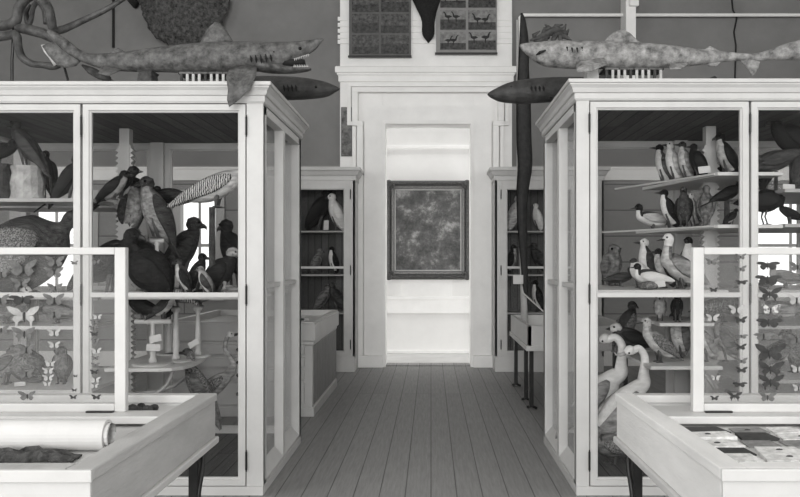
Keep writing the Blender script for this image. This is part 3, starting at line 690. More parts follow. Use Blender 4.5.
def column(lst, where, grp):
    for k, (px, py, wp, tone, kind) in enumerate(lst):
        pos = 'topmost' if k == 0 else ('lowest' if k == len(lst) - 1 else num[k] + ' from the top')
        nm = {'dark': 'dark', 'mid': 'mottled grey', 'pale': 'pale', 'ringed': 'ring-patterned'}[tone]
        butterfly(px, py, wp, tone, kind, '%s butterfly, %s in the %s' % (nm, pos, where), grp)
column([(767, 265, 22, 'dark', 'bat'), (767, 279, 25, 'dark', 'bat'), (769, 294, 24, 'dark', 'tail'), (770, 310, 20, 'ringed', 'std'), (768, 322, 25, 'dark', 'bat'), (763, 336, 20, 'mid', 'bat'), (769, 353, 32, 'dark', 'std'), (770, 369, 27, 'dark', 'tail'), (770, 382, 26, 'dark', 'tail'), (767, 397, 18, 'mid', 'std')], 'right lid column crossing the cabinet post', GR)
column([(740, 257, 11, 'mid', 'std'), (740, 269, 12, 'mid', 'std'), (741, 282, 12, 'dark', 'bat'), (736, 310, 17, 'pale', 'std'), (740, 320, 13, 'dark', 'std'), (741, 336, 12, 'mid', 'bat'), (740, 347, 12, 'dark', 'std'), (741, 361, 12, 'mid', 'std'), (741, 370, 12, 'dark', 'std'), (739, 384, 14, 'dark', 'bat'), (734, 396, 15, 'dark', 'tail')], 'right lid column second from its stile', GR)
column([(713, 290, 9, 'dark', 'std'), (711, 262, 13, 'mid', 'std'), (712, 318, 14, 'pale', 'std'), (713, 341, 12, 'mid', 'std'), (715, 378, 10, 'pale', 'std'), (714, 398, 9, 'dark', 'std')], 'right lid column nearest its stile', GR)
column([(797, 267, 18, 'mid', 'std'), (796, 300, 20, 'pale', 'std'), (796, 340, 20, 'mid', 'std'), (797, 369, 15, 'pale', 'std'), (798, 388, 14, 'pale', 'std')], 'right lid column at the photo edge', GR)
column([(24, 269, 30, 'mid', 'std'), (22, 284, 20, 'mid', 'tail'), (23, 299, 24, 'dark', 'bat'), (25, 316, 33, 'pale', 'tail'), (25, 334, 24, 'mid', 'tail'), (27, 350, 18, 'mid', 'std'), (27, 374, 17, 'mid', 'std'), (28, 396, 18, 'mid', 'std')], 'broad column of the left lid', GL)
column([(56, 262, 20, 'mid', 'std'), (55, 273, 20, 'mid', 'std'), (56, 288, 16, 'mid', 'tail'), (55, 300, 22, 'mid', 'std'), (55, 314, 20, 'mid', 'std'), (55, 333, 14, 'pale', 'std'), (55, 345, 13, 'pale', 'std'), (51, 364, 11, 'pale', 'std'), (49, 371, 12, 'pale', 'std'), (49, 378, 12, 'pale', 'std'), (48, 384, 9, 'pale', 'std')], 'middle column of the left lid', GL)
column([(2, 274, 16, 'mid', 'std'), (1, 300, 20, 'mid', 'std'), (2, 330, 18, 'mid', 'std')], 'left lid column at the photo edge', GL)
column([(75, 263, 8, 'mid', 'std'), (76, 376, 5, 'dark', 'std'), (75, 390, 6, 'dark', 'std'), (74, 397, 8, 'dark', 'std')], 'sparse left lid column over the cabinet post', GL)
column([(97, 262, 9, 'mid', 'std'), (98, 317, 10, 'pale', 'std'), (95, 322, 9, 'mid', 'std'), (94, 328, 9, 'mid', 'std'), (95, 334, 9, 'dark', 'std'), (96, 341, 9, 'mid', 'std'), (97, 351, 11, 'pale', 'std'), (96, 358, 8, 'mid', 'std'), (96, 365, 9, 'mid', 'std'), (95, 372, 9, 'dark', 'std'), (96, 380, 11, 'pale', 'std'), (95, 386, 9, 'pale', 'std'), (97, 397, 10, 'dark', 'std')], 'left lid column nearest its stile', GL)

# ------------------------------------------------------------------ sharks and other things on the cabinets
ZTOP = 2.462
def fish(name, label, Y, prof, wr, m, fins, gills, eyes, mouth, cat='shark', belly=None):
    """prof: (px, ytop, ybottom) nose first; fins lists of pixel outlines with depth offsets"""
    t = thing(name, label, cat, (XW(sum(p[0] for p in prof) / len(prof), Y), Y, ZTOP), 0)
    q = cr(prof, 5); b = MB()
    pts = [P(a, (u + l) / 2, Y) for a, u, l in q]
    b.tube(pts, 0, 18, flat=[(max(.004, (l - u) / 2 * Y / F * wr), max(.004, (l - u) / 2 * Y / F)) for a, u, l in q], up=(0, 0, 1))
    b.build('body', m, t, smooth=True)
    for nm, out, dy0, dy1, th in fins:
        ys = [Y + dy0 + (dy1 - dy0) * k for _, _, k in out]
        MB().plate([P(a, c, y) for (a, c, k), y in zip(out, ys)], th, .004, .65).build(nm, m, t, smooth=True)
    for (gx, gy, gh) in gills:
        # slit on the near flank
        loc = min(q, key=lambda u: abs(u[0] - gx)); hh = (loc[2] - loc[1]) / 2; mid = (loc[1] + loc[2]) / 2
        def yy(v):
            e = max(0.0, 1 - ((v - mid) / hh) ** 2); return Y - hh * wr * math.sqrt(e) * Y / F - .001
        MB().tube([P(gx - .6, gy - gh / 2, yy(gy - gh / 2)), P(gx, gy, yy(gy)), P(gx + .6, gy + gh / 2, yy(gy + gh / 2))], [.002, .009, .002], 6).build('gill_slit', 'mouth', t)
    for (ex, ey, er) in eyes:
        loc = min(q, key=lambda u: abs(u[0] - ex)); hh = (loc[2] - loc[1]) / 2; mid = (loc[1] + loc[2]) / 2
        e = max(0.0, 1 - ((ey - mid) / hh) ** 2)
        MB().ball(tuple(P(ex, ey, Y - hh * wr * math.sqrt(e) * Y / F + .004)), er, 10).build('eye', 'eye', t, smooth=True)
    if mouth: mouth(t, Y)
    return t
def jaw_left(t, Y):
    q = cr([(258, 60, 71), (272, 63.5, 73.2), (290, 66.5, 73.4), (300, 67, 72.5), (308, 67.5, 71), (311, 68.2, 69.5)], 4)
    MB().tube([P(a, (u + l) / 2, Y) for a, u, l in q], 0, 14, flat=[((l - u) / 2 * Y / F * 1.9 + .012, (l - u) / 2 * Y / F) for a, u, l in q], up=(0, 0, 1)).build('lower_jaw', 'shark', t, smooth=True)
    MB().tube([P(284, 63, Y), P(296, 63.5, Y), P(305, 62.5, Y)], 0, 12, flat=[(.05, .03), (.055, .026), (.03, .018)], up=(0, 0, 1)).build('mouth_lining', 'mouth', t, smooth=True)
    for k in range(9):
        for sy in (-1, 1):
            px = 294 + k * 1.7; y = Y + sy * (.052 - .004 * k)
            p = P(px, 67.2, y); MB().tube([p, p + Vector((.002, 0, .017))], [.005, .0006], 5).build('tooth', 'tooth', t)
            p = P(px + .6, 58.5 - k * .55, y); MB().tube([p, p + Vector((.001, 0, -.016))], [.005, .0006], 5).build('tooth', 'tooth', t)
fish('shark', 'long pale shark with open jaws lying on the left cabinet', 4.93,
     [(323.5, 38.6, 39.8), (319, 38.2, 44), (312, 39.5, 51), (304, 40.5, 56), (296, 41.2, 61), (285, 41.8, 67), (270, 42, 69.5), (250, 41.5, 72), (225, 42, 73), (200, 43, 73), (175, 45.5, 72.5), (150, 48.5, 72), (125, 52, 71.5), (104, 53.5, 69), (88, 53, 64), (76, 48, 58), (66, 40, 51), (56, 33, 42), (48, 29, 34)], .92, 'shark',
     [('dorsal_fin', [(199, 45, .5), (203, 36, .5), (209, 27, .5), (215, 22, .5), (220, 23, .5), (227, 31, .5), (233, 41, .5), (225, 45, .5)], 0, 0, .03),
      ('pectoral_fin', [(229, 68, 0), (243, 65, 0), (257, 67, .1), (256, 76, .7), (250, 88, .9), (240, 99, .97), (229, 107, 1), (227, 100, .97), (228, 90, .9), (226, 77, .7)], -.10, -.255, .03),
      ('pectoral_fin', [(232, 66, 0), (252, 66, 0), (250, 70, .5), (238, 73, 1), (226, 73, 1)], .1, .3, .03),
      ('tail_fin', [(84, 58, .5), (74, 54, .5), (62, 44, .5), (50, 42, .5), (42, 46, .5), (48, 55, .5), (58, 66, .5), (66, 68, .5), (76, 66, .5)], .01, .01, .02),
      ('pelvic_fin', [(104, 66, 0), (122, 70, 0), (108, 76, 1), (98, 73, 1)], -.05, -.12, .012),
      ('rear_dorsal_fin', [(108, 54, .5), (118, 48, .5), (126, 52, .5)], 0, 0, .015)],
     [(251, 59, 7), (256, 59, 8), (261, 59, 9), (266, 58, 8), (271, 58, 7)], [(300, 48.5, .011), (274, 52, .007)], jaw_left)
def mouth_right(t, Y):
    MB().tube([P(536, 55, Y - .053), P(540, 52.5, Y - .074), P(546, 50, Y - .089)], [.003, .010, .003], 6).build('mouth_slit', 'mouth', t)
fish('shark', 'long pale blotched shark lying on the right cabinet, snout towards the doorway', 4.93,
     [(519.5, 44.5, 46), (523, 43, 50), (530, 42.2, 56), (538, 41.5, 62), (547, 41, 66.5), (560, 40.8, 68), (580, 41, 69), (605, 41.5, 69), (635, 42.5, 69), (665, 45, 68), (695, 48.5, 65.5), (720, 51, 62.5), (745, 53.5, 60.5), (758, 53, 61), (772, 49, 60), (785, 44, 60), (800, 40, 60), (815, 36, 58), (830, 33, 50)], .92, 'shark_pale',
     [('dorsal_fin', [(603, 43, .5), (608, 37, .5), (615, 31, .5), (623, 29.5, .5), (630, 33, .5), (636, 39, .5), (642, 44, .5)], 0, 0, .03),
      ('pectoral_fin', [(576, 62, 0), (604, 58, 0), (608, 64, .4), (592, 71, 1), (577, 72, 1)], -.08, -.24, .03),
      ('pectoral_fin', [(576, 60, 0), (604, 60, 0), (600, 66, 1), (580, 68, 1)], .08, .24, .03),
      ('rear_dorsal_fin', [(704, 50, .5), (710, 46, .5), (716, 49, .5), (722, 52, .5)], 0, 0, .015),
      ('pelvic_fin', [(668, 64, 0), (690, 63, 0), (682, 68.5, 1), (670, 69, 1)], -.05, -.15, .015), ('anal_fin', [(706, 62, .5), (722, 61, .5), (716, 67, .5), (708, 66, .5)], 0, 0, .015),
      ('tail_fin', [(736, 57, .5), (752, 57, .5), (760, 62, .5), (757, 72, .5), (752, 76, .5), (747, 68, .5)], 0, 0, .02)],
     [(567, 48, 6), (572, 49, 6.5), (577, 49, 6.5), (582, 48, 6)], [(549, 45.5, .008)], mouth_right)
for sgn, lab, pr in ((1, 'dark smooth-snouted shark lying behind the pale shark on the left cabinet', [(340, 88.5, 89.6), (335, 85.5, 92.5), (326, 82, 97), (312, 79, 99), (295, 77, 100), (270, 76, 100), (235, 77, 99), (200, 79, 97), (165, 82, 94), (135, 84, 92), (118, 82, 93), (105, 76, 96)]),
                     (-1, 'dark sharp-snouted shark lying behind the pale shark on the right cabinet', [(487.5, 94, 95.2), (491, 91, 98), (500, 86.5, 102), (512, 82, 103.5), (528, 79, 103.5), (548, 77.5, 102.5), (575, 77, 101), (610, 78, 99.5), (645, 80, 97), (680, 84, 94), (700, 82, 95), (715, 76, 98)])):
    Yd = 5.75
    pr = [(a, u, l - 0.0) for a, u, l in pr]
    x0 = pr[0][0]
    fish('shark', lab, Yd, pr, 1.0, 'dark_shark',
         [('pectoral_fin', [(x0 - sgn * 62, 97, 0), (x0 - sgn * 84, 97, 0), (x0 - sgn * 100, 101, 1), (x0 - sgn * 88, 102, 1)], -.06, -.3, .02),
          ('pectoral_fin', [(x0 - sgn * 62, 97, 0), (x0 - sgn * 84, 97, 0), (x0 - sgn * 100, 101, 1), (x0 - sgn * 88, 102, 1)], .06, .3, .02),
          ('dorsal_fin', [(x0 - sgn * 105, 79, .5), (x0 - sgn * 125, 70, .5), (x0 - sgn * 130, 80, .5)], 0, 0, .02)],
         [(x0 - sgn * k, 88, 7) for k in (44, 48, 52, 56)], [(x0 - sgn * 24, 87, .01)], None)
def rack(label, x0, x1, y0, y1, z1):
    t = thing('slatted_rack', label, 'rack', ((x0 + x1) / 2, (y0 + y1) / 2, ZTOP))
    MB().box(x0, x1, y0, y0 + .02, ZTOP, ZTOP + .012).box(x0, x1, y1 - .02, y1, ZTOP, ZTOP + .012).box(x0, x1, y0, y1, z1 - .012, z1).build('frame', 'dark_wood', t)
    n = int((x1 - x0) / .034)
    for k in range(n):
        x = x0 + (k + .5) * (x1 - x0) / n
        MB().box(x - .008, x + .008, y0 + .003, y0 + .015, ZTOP + .012, z1 - .012).build('slat', 'grey_wood' if k % 4 else 'bark', t)
zsh = ZW(72.9, 4.93)
rack('low slatted rack under the pale shark on the left cabinet', XW(178, 4.9), XW(238, 4.9), 4.9, 5.05, zsh)
zs2 = ZW(68.8, 4.93)
rack('low slatted rack under the blotched shark on the right cabinet', XW(604, 4.9), XW(664, 4.9), 4.9, 5.05, zs2)
def block(label, px0, px1, y0, y1, z1, m='bark'):
    b = MB().rings(XW(px0, y0), XW(px1, y0), y0, y1, [(.01, ZTOP), (.0, ZTOP + .02), (-.01, z1 - .015), (.0, z1)])
    tag(b.build('wooden_block', m, bevel=.004), label, 'block')
block('dark wooden block propping the tail end of the left pale shark', 136, 152, 4.86, 5.0, ZW(72.3, 4.93))
block('pale wooden block under the head of the blotched shark on the right cabinet', 586, 600, 4.88, 5.0, zs2, 'grey_wood')
zd = ZW(99.5, 5.75) ; 
block('dark block under the dark shark on the left cabinet', 240, 262, 5.68, 5.82, ZW(98.5, 5.75))
block('dark block under the dark shark on the right cabinet', 585, 607, 5.68, 5.82, ZW(99.5, 5.75))
# spiky specimen on the blotched shark
b = MB(); c = P(553, 33, 5.05)
t = thing('dried_specimen', 'dark jagged horned skull perched on the blotched shark', 'skull', P(553, 42, 5.05))
b.tube([P(530, 40.5, 5.02), P(538, 38, 5.03), P(548, 33, 5.05), P(556, 30, 5.06), (P(563, 33, 5.07))], [.006, .014, .022, .032, .016], 10); b.build('skull', 'bark', t, smooth=True)
for pts in ([(536, 40), (534, 35), (540, 31)], [(543, 36), (545, 29), (551, 27)], [(549, 33), (548, 27), (545, 24.5)], [(560, 32), (567, 33), (569, 29)], [(561, 35), (560, 40), (565, 43)], [(545, 37), (546, 41), (541, 43)], [(552, 32), (556, 26), (563, 24.5)], [(558, 31), (564, 29), (566, 24)], [(558, 34), (566, 37), (572, 41)], [(548, 36), (542, 40), (534, 42)], [(556, 34), (553, 40), (551, 44)]):
    MB().tube([P(a, c2, 5.06 - .02 * k) for k, (a, c2) in enumerate(pts)], [.02, .015, .004], 7).build('horn', 'bark', t, smooth=True)
# python coiled at the left end of the cabinet
t = thing('stuffed_snake', 'dark mottled python looped in coils at the left end of the left cabinet', 'snake', P(35, 80, 5.2))
sk = [(130, -4, 5.3, 1.2), (122, 0, 5.3, 2.2), (105, 10, 5.28, 2.9), (84, 20, 5.25, 3.3), (64, 29, 5.2, 3.8), (54, 30, 5.15, 4.3), (51, 20, 5.12, 4.6), (48, 8, 5.12, 4.8), (41, -1, 5.14, 5), (33, -5, 5.15, 5), (24, 0, 5.16, 5), (18, 10, 5.17, 5), (16, 20, 5.18, 5), (8, 25, 5.2, 5), (-10, 27, 5.25, 5), (-22, 33, 5.3, 5), (-12, 38, 5.25, 4.6), (5, 36, 5.15, 4.4), (16, 35, 5.1, 4.2), (18, 46, 5.08, 4), (22, 57, 5.08, 3.8), (31, 63.5, 5.09, 3.4), (43, 65, 5.1, 3.2), (52, 66, 5.1, 4.0), (59, 64.5, 5.1, 3.2), (63, 61, 5.1, 1)]
q = cr(sk, 5)
MB().tube([P(a, b_, c_) for a, b_, c_, d_ in q], [d_ * 5.2 / F for a, b_, c_, d_ in q], 12).build('body', 'snake', t, smooth=True)
MB().tube([P(a, b_, 5.3) for a, b_ in cr([(46, 24), (44, 10), (38, 2), (33, 8), (31, 20), (28, 24), (26, 12), (30, 4)], 4)], .017, 10).build('inner_coil', 'snake', t, smooth=True)
MB().tube([P(18, 28, 5.2), P(30, 30, 5.15), P(42, 33, 5.15), P(52, 38, 5.15), P(60, 46, 5.12)], [.03, .035, .035, .03, .02], 10).build('cross_coil', 'snake', t, smooth=True)
MB().tube([P(64, 66, 5.1), P(66, 73, 5.1), P(68, 80.5, 5.1)], .008, 8).tube([P(14, 26, 5.22), P(12, 60, 5.25), P(12, 80.5, 5.25)], .010, 8).build('support_rod', 'iron', t)
MB().plate([P(a, b_, 5.02) for a, b_ in ((41, 45), (47, 44), (54, 50), (61, 57), (60, 62), (54, 66), (49, 58), (44, 52))], .035, .006, .6).build('jaw_bone', 'bone', t, smooth=True)
# dark feather-like rib below the tail
tag(MB().tube([P(82, 65, 5.0), P(90, 70, 5.0), P(100, 75.5, 5.0), P(110, 79, 5.0)], 0, 8, flat=[(.006, .006), (.02, .024), (.022, .026), (.015, .015)], up=(0, 0, 1)).build('dried_fin', 'bark', smooth=True), 'dark dried fin lying under the tail of the left pale shark', 'fin')
# big rough hide on the wall
Yh = 10.59
hp = [(128, -40), (132, -15), (138, -2), (141, 8), (144, 20), (150, 30), (157, 39), (165, 45), (176, 47), (188, 46), (202, 42), (214, 35), (222, 25), (226, 12), (231, 2), (226, -6), (222, -20), (200, -40), (160, -48)]
o = MB().plate([P(a, b_, Yh) for a, b_ in hp], .30, .05, .72).build('turtle_shell', 'rough', smooth=True, sub=3)
tx = bpy.data.textures.new('lumps', 'CLOUDS'); tx.noise_scale = .10; d = o.modifiers.new('Displace', 'DISPLACE'); d.texture = tx; d.strength = .11; d.mid_level = .5
tag(o, 'large rough dark rounded shell hung high on the far wall above the left cabinet', 'shell')
tag(MB().plate([P(a, b_, 10.735) for a, b_ in ((122, -12), (126, 0), (132, 6), (135, 10), (138, 6), (141, -2), (142, -12))], .12, .03, .7).build('dark_specimen', 'pelt', smooth=True, sub=1), 'small dark pointed hide hung at the left of the large rough shell', 'hide')
# ------------------------------------------------------------------ stuffed birds
PRE = {
 'hawk':  dict(p=58, fat=.26, leg=.26, neck=.20, na=78, hr=.145, beak=.15, hook=1, tail=.62, td=-4, wl=1.0, fa=-8),
 'eagle': dict(p=38, fat=.30, leg=.24, neck=.26, na=62, hr=.14, beak=.18, hook=1, tail=.5, td=-4, wl=1.0, fa=-10),
 'song':  dict(p=38, fat=.27, leg=.22, neck=.16, na=62, hr=.165, beak=.16, hook=0, tail=.55, td=-4, wl=.9, fa=0),
 'duck':  dict(p=12, fat=.25, leg=.20, neck=.32, na=80, hr=.13, beak=.2, hook=0, tail=.2, td=-12, wl=.85, fa=-5, flat=1),
 'auk':   dict(p=76, fat=.25, leg=.10, neck=.22, na=86, hr=.13, beak=.24, hook=0, tail=.12, td=0, wl=.75, fa=5),
 'owl':   dict(p=78, fat=.30, leg=.08, neck=.02, na=88, hr=.235, beak=.07, hook=1, tail=.25, td=0, wl=.9, fa=0),
 'round': dict(p=46, fat=.44, leg=.10, neck=.16, na=60, hr=.12, beak=.12, hook=1, tail=.34, td=-8, wl=.9, fa=-10),
 'turkey':dict(p=28, fat=.38, leg=.34, neck=.36, na=66, hr=.095, beak=.12, hook=1, tail=.45, td=-14, wl=1.0, fa=-5),
 'heron': dict(p=30, fat=.21, leg=.95, hr=.085, beak=.42, hook=0, tail=.22, td=-6, wl=.9, fa=0, lr=.018, np=[(.10, .14, .11), (.06, .30, .075), (-.06, .42, .06), (-.02, .56, .055), (.06, .62, .06)]),
 'tallheron': dict(p=38, fat=.20, leg=.95, hr=.08, beak=.40, hook=0, tail=.2, td=-6, wl=.9, fa=12, lr=.018, np=[(.10, .12, .10), (.13, .28, .07), (.06, .42, .055), (-.03, .56, .05), (-.03, .74, .05), (.02, .86, .055)]),
 'flamingo': dict(p=24, fat=.25, leg=.42, hr=.085, beak=.2, hook=1, tail=.2, td=-12, wl=.95, fa=196, lr=.02, np=[(.12, .10, .12), (.13, .26, .085), (.15, .44, .07), (.12, .58, .062), (.03, .66, .06), (-.07, .62, .06)]),
}
def bird(label, px, Y, z, hpx, kind, yaw, body, head=None, belly=None, wing=None, tailm=None, beakm='beak', legm='leg', group=None, name='stuffed_bird', perch=False, **ov):
    p = dict(PRE[kind]); p.update(ov)
    pr = R(p['p']); ax = (math.cos(pr), math.sin(pr)); fat = p['fat']
    Bz = p['leg'] + fat * .55 * math.cos(pr) + .30 * math.sin(pr)
    if not perch:
        Bz = max(Bz, .62 * math.sin(pr) + .035)
        sn = max(.05, math.sin(pr)); p['wl'] = min(p['wl'], (Bz - .06) / (1.02 * sn))
        st = math.sin(pr + R(p['td']))
        if st > .02: p['tail'] = max(.12, min(p['tail'], (Bz - .46 * math.sin(pr) - .05) / st))
    pt = lambda s, u=0: (ax[0] * s - ax[1] * u, Bz + ax[1] * s + ax[0] * u)
    keys = []
    for s, r in ((-.62, .03), (-.50, .42 * fat), (-.25, .86 * fat), (.05, fat), (.30, .86 * fat), (.46, .60 * fat)):
        q = pt(s); keys.append((q[0], q[1], r))
    bx_, bz_ = pt(.46); fa = R(p['fa']); f = (math.cos(fa), math.sin(fa)); hr = p['hr']
    if 'np' in p:
        for dx, dz, r in p['np']: keys.append((bx_ + dx, bz_ + dz, r))
        hx, hz = keys[-1][0] + f[0] * hr * .8, keys[-1][1] + max(.3 * hr, 0) + f[1] * hr * .8
    else:
        na = R(p['na']); hx, hz = bx_ + math.cos(na) * p['neck'], bz_ + math.sin(na) * p['neck']
        if p['neck'] > .15: keys.append((bx_ + math.cos(na) * p['neck'] * .5, bz_ + math.sin(na) * p['neck'] * .5, max(hr * .8, fat * .42 if p['neck'] < .3 else hr * .85)))
    nbody = len(keys)
    keys += [(hx - f[0] * hr * .25, hz - f[1] * hr * .25, hr * .97), (hx + f[0] * hr * .45, hz + f[1] * hr * .45, hr * .78), (hx + f[0] * hr * .95, hz + f[1] * hr * .95, hr * .38)]
    q = cr(keys, 4); N_ = len(q) - 1
    top = max(k[1] + k[2] for k in q[-10:]); top = max(top, max(k[1] + k[2] * .6 for k in q))
    s = hpx * Y / F / top
    hb = (nbody * 4 - 4) / N_
    def mi(t, th):
        if t > hb: return 1
        return 2 if math.cos(th) < -.25 and t > .12 else 0
    t = thing(name, label, 'stuffed bird', (XW(px, Y), Y, z), R(yaw), group)
    head = head or body; belly = belly or body; wing = wing or body; tailm = tailm or wing
    b = MB(); V = lambda x, y, z_: Vector((x * s, y * s, z_ * s))
    pts = [V(k[0], 0, k[1]) for k in q]
    vs = []; n = 12; k_ = len(pts)
    for i in range(k_):
        tg = (pts[min(i + 1, k_ - 1)] - pts[max(i - 1, 0)]).normalized(); up = Vector((-tg.z, 0, tg.x)); r = max(q[i][2], .01) * s
        for j in range(n):
            th = 2 * math.pi * j / n; vs.append(pts[i] + up * (r * math.cos(th)) + Vector((0, 1, 0)) * (r * .94 * math.sin(th)))
    fs = [(i * n + j, i * n + (j + 1) % n, (i + 1) * n + (j + 1) % n, (i + 1) * n + j) for i in range(k_ - 1) for j in range(n)]
    ms = [mi(i / (k_ - 1), 2 * math.pi * (j + .5) / n) for i in range(k_ - 1) for j in range(n)]
    fs += [tuple(range(n)), tuple((k_ - 1) * n + j for j in range(n))]; ms += [0, 1]
    b.add(vs, fs, ms); b.build('body', [M[body], M[head], M[belly]], t, smooth=True, local=True)
    wl = p['wl']
    for sg in (-1, 1):
        w = []
        for ss, hh, yy, uu in ((.40, .04, .66, .04), (.26, .12, .88, .03), (0, .175, .97, .04), (-.32 * wl, .15, .82, .06), (-.62 * wl, .11, .52, .07), (-.92 * wl, .05, .28, .06), (-1.02 * wl, .012, .22, .05)):
            c = pt(ss, uu * 1); w.append((c[0], sg * fat * yy, c[1], hh * fat / .27, .05 if hh > .06 else .02))
        w = cr(w, 3)
        MB().tube([V(*k[:3]) for k in w], 0, 10, flat=[(k[4] * s, k[3] * s) for k in w], up=Vector((-ax[1], 0, ax[0]))).build('wing', wing, t, smooth=True, local=True)
    da = pr + R(p['td']); d = (-math.cos(da), -math.sin(da)); c = pt(-.46); tl = p['tail']
    tw = [(0, .09, .05), (.3, .12, .03), (.8, .15, .016), (1, .13, .01)]
    MB().tube([V(c[0] + d[0] * tl * u, 0, c[1] + d[1] * tl * u) for u, _, _ in tw], 0, 10, flat=[(a * s, h_ * s) for _, a, h_ in tw], up=Vector((-ax[1], 0, ax[0]))).build('tail', tailm, t, smooth=True, local=True)
    bb = (hx + f[0] * hr * .75, hz + f[1] * hr * .75 - .02); bl = p['beak']; dn = (f[1], -f[0])
    if p['hook']: bp = [(0, 0, .42 * hr), (.45, .0, .34 * hr), (.8, .12, .2 * hr), (.95, .42, .03 * hr)]
    else: bp = [(0, 0, .38 * hr), (.4, .0, .26 * hr), (1, .05, .05 * hr)]
    MB().tube([V(bb[0] + f[0] * bl * u + dn[0] * bl * v, 0, bb[1] + f[1] * bl * u + dn[1] * bl * v) for u, v, r in bp], 0, 8, flat=[(r * s * (1.6 if p.get('flat') else .8), r * s * (.6 if p.get('flat') else 1)) for u, v, r in bp], up=(0, 0, 1) if abs(f[1]) < .9 else (1, 0, 0)).build('beak', beakm, t, smooth=True, local=True)
    lr = p.get('lr', .026)
    for sg in (-1, 1):
        y = sg * fat * .38; h0 = pt(-.02, -fat * .6); l = MB(); fx = .02
        if p['leg'] > .5:
            l.tube([V(h0[0], y, h0[1] + .05), V(h0[0] - .0, y, h0[1] - .05), V(-.06, y, p['leg'] * .5), V(fx, y, .02)], [.07 * s, .045 * s, lr * s, lr * s], 7)
        else: l.tube([V(h0[0], y, max(h0[1], .05)), V(h0[0] * .6, y, max(h0[1] * .6, .04)), V(fx, y, .02)], [.07 * s, .045 * s, lr * s], 7)
        for an in (-28, 0, 28, 180):
            ln = .13 if an != 180 else .07
            l.tube([V(fx, y, .018), V(fx + ln * math.cos(R(an)) * .6, y + ln * math.sin(R(an)) * .6, .022), V(fx + ln * math.cos(R(an)), y + ln * math.sin(R(an)), .008)], [lr * .8 * s, lr * .7 * s, lr * .3 * s], 5)
        l.build('leg', legm, t, smooth=True, local=True)
        MB().ball(V(hx + f[0] * hr * .38 - f[1] * .25 * hr, sg * hr * .70, hz + f[1] * hr * .38 + f[0] * .25 * hr), hr * .2 * s, 8).build('eye', 'eye', t, smooth=True, local=True)
    return t
def stump(label, px, Y, z0, z1, r, m='stump'):
    b = MB(); pr = [(r * 1.1, 0), (r * .95, .25), (r * 1.02, .5), (r * .9, .8), (r * .95, 1)]
    b.lathe([(a, h * (z1 - z0)) for a, h in pr], 14, (XW(px, Y), Y, z0))
    b.v = [v + Vector((random.uniform(-.06, .06) * r, random.uniform(-.06, .06) * r, 0)) for v in b.v]
    tag(b.build('perch_stump', m), label, 'perch')
def stand(label, px, Y, z0, z1, bar=.05, disc=.075, m='white'):
    t = thing('perch_stand', label, 'perch stand', (XW(px, Y), Y, z0)); h = z1 - z0
    MB().lathe([(disc, 0), (disc, .008), (disc * .9, .014)], 24).build('base', m, t, smooth=False, local=True)
    MB().lathe([(.026, .014), (.028, .03), (.018, .05), (.022, h * .3), (.017, h * .6), (.013, h * .85), (.018, h * .9), (.013, h - .018)], 14).build('post', m, t, smooth=True, local=True)
    MB().lathe([(.006, -bar), (.016, -bar + .004), (.016, bar - .004), (.006, bar)], 12, (0, 0, h - .016), 0, 'X').build('crossbar', m, t, smooth=True, local=True)
    return t
def card(label, px, py, Y, wpx, hpx, tilt=0, lean=-12):
    w, h = wpx * Y / F / 2, hpx * Y / F
    b = MB().box(-w, w, -.002, .002, 0, h)
    o = b.build('label_card', 'card', origin=(0, 0, 0)); o.location = P(px, py, Y); o.rotation_euler = (R(lean), R(tilt), 0)
    tag(o, label, 'card', 'paper label cards')
zy = lambda z, Y: CY + (H - z) * F / Y
GLB, GRB = 'stuffed birds in the left cabinet', 'stuffed birds in the right cabinet'
A = lambda *a, **k: bird(*a, group=GLB, **k)
B = lambda *a, **k: bird(*a, group=GRB, **k)
ZF = .117
# --- left cabinet, left door
stump('pale rough stump under the hawk behind the left door', 27, 5.2, 1.80, 2.02, .10)
A('dark hawk perched upright on the pale stump behind the left door', 26, 5.2, 2.02, 48, 'hawk', 180, 'char', wing='char', tailm='brown', p=56, perch=True)
stump('low dark stump at the left edge of the photo', 0, 5.15, 1.80, 2.03, .07, 'bark')
A('dark bird stretched level at the left edge, head towards the hawk', -2, 5.15, 2.03, 25, 'song', 0, 'black', p=12, tail=.7, perch=True)
A('small black bird turned away behind the hawk', 48, 5.85, 1.80, 56, 'hawk', -80, 'black', tail=.3, leg=.9)
A('black bird with long drooping tail at the right of the left door', 68, 5.25, 1.80, 47, 'hawk', 20, 'black', tail=.9, td=-22, leg=.3, p=62, perch=True)
A('huge dark turkey-like bird crouching on the middle shelf of the left door', 20, 5.25, 1.19, 84, 'round', 0, 'char', wing='fleck', p=30, fat=.42, neck=.30, na=40, hr=.10, tail=.4)
A('pale long-legged bird under the middle shelf at the left edge', 6, 5.2, 1.0, 38, 'duck', 0, 'grey', head='whitef', wing='brown')
A('brown owl-like bird behind the left lid, beside the pale butterflies', 62, 5.25, .60, 38, 'owl', -90, 'brown', wing='char')
A('grey crouching bird behind the left lid below the broad butterfly column', 27, 5.3, .60, 38, 'round', 180, 'brown', wing='fleck')
A('mottled duck-shaped bird on the shelf behind the middle butterflies', 58, 5.2, 1.0, 30, 'duck', 180, 'brown', wing='grey', head='char')
A('grey bird facing the aisle behind the lower left lid', 5, 5.25, .60, 40, 'song', 0, 'grey', wing='brown')
card('white label card below the grey bird behind the left lid', 20, 386, 5.1, 11, 4, -4)
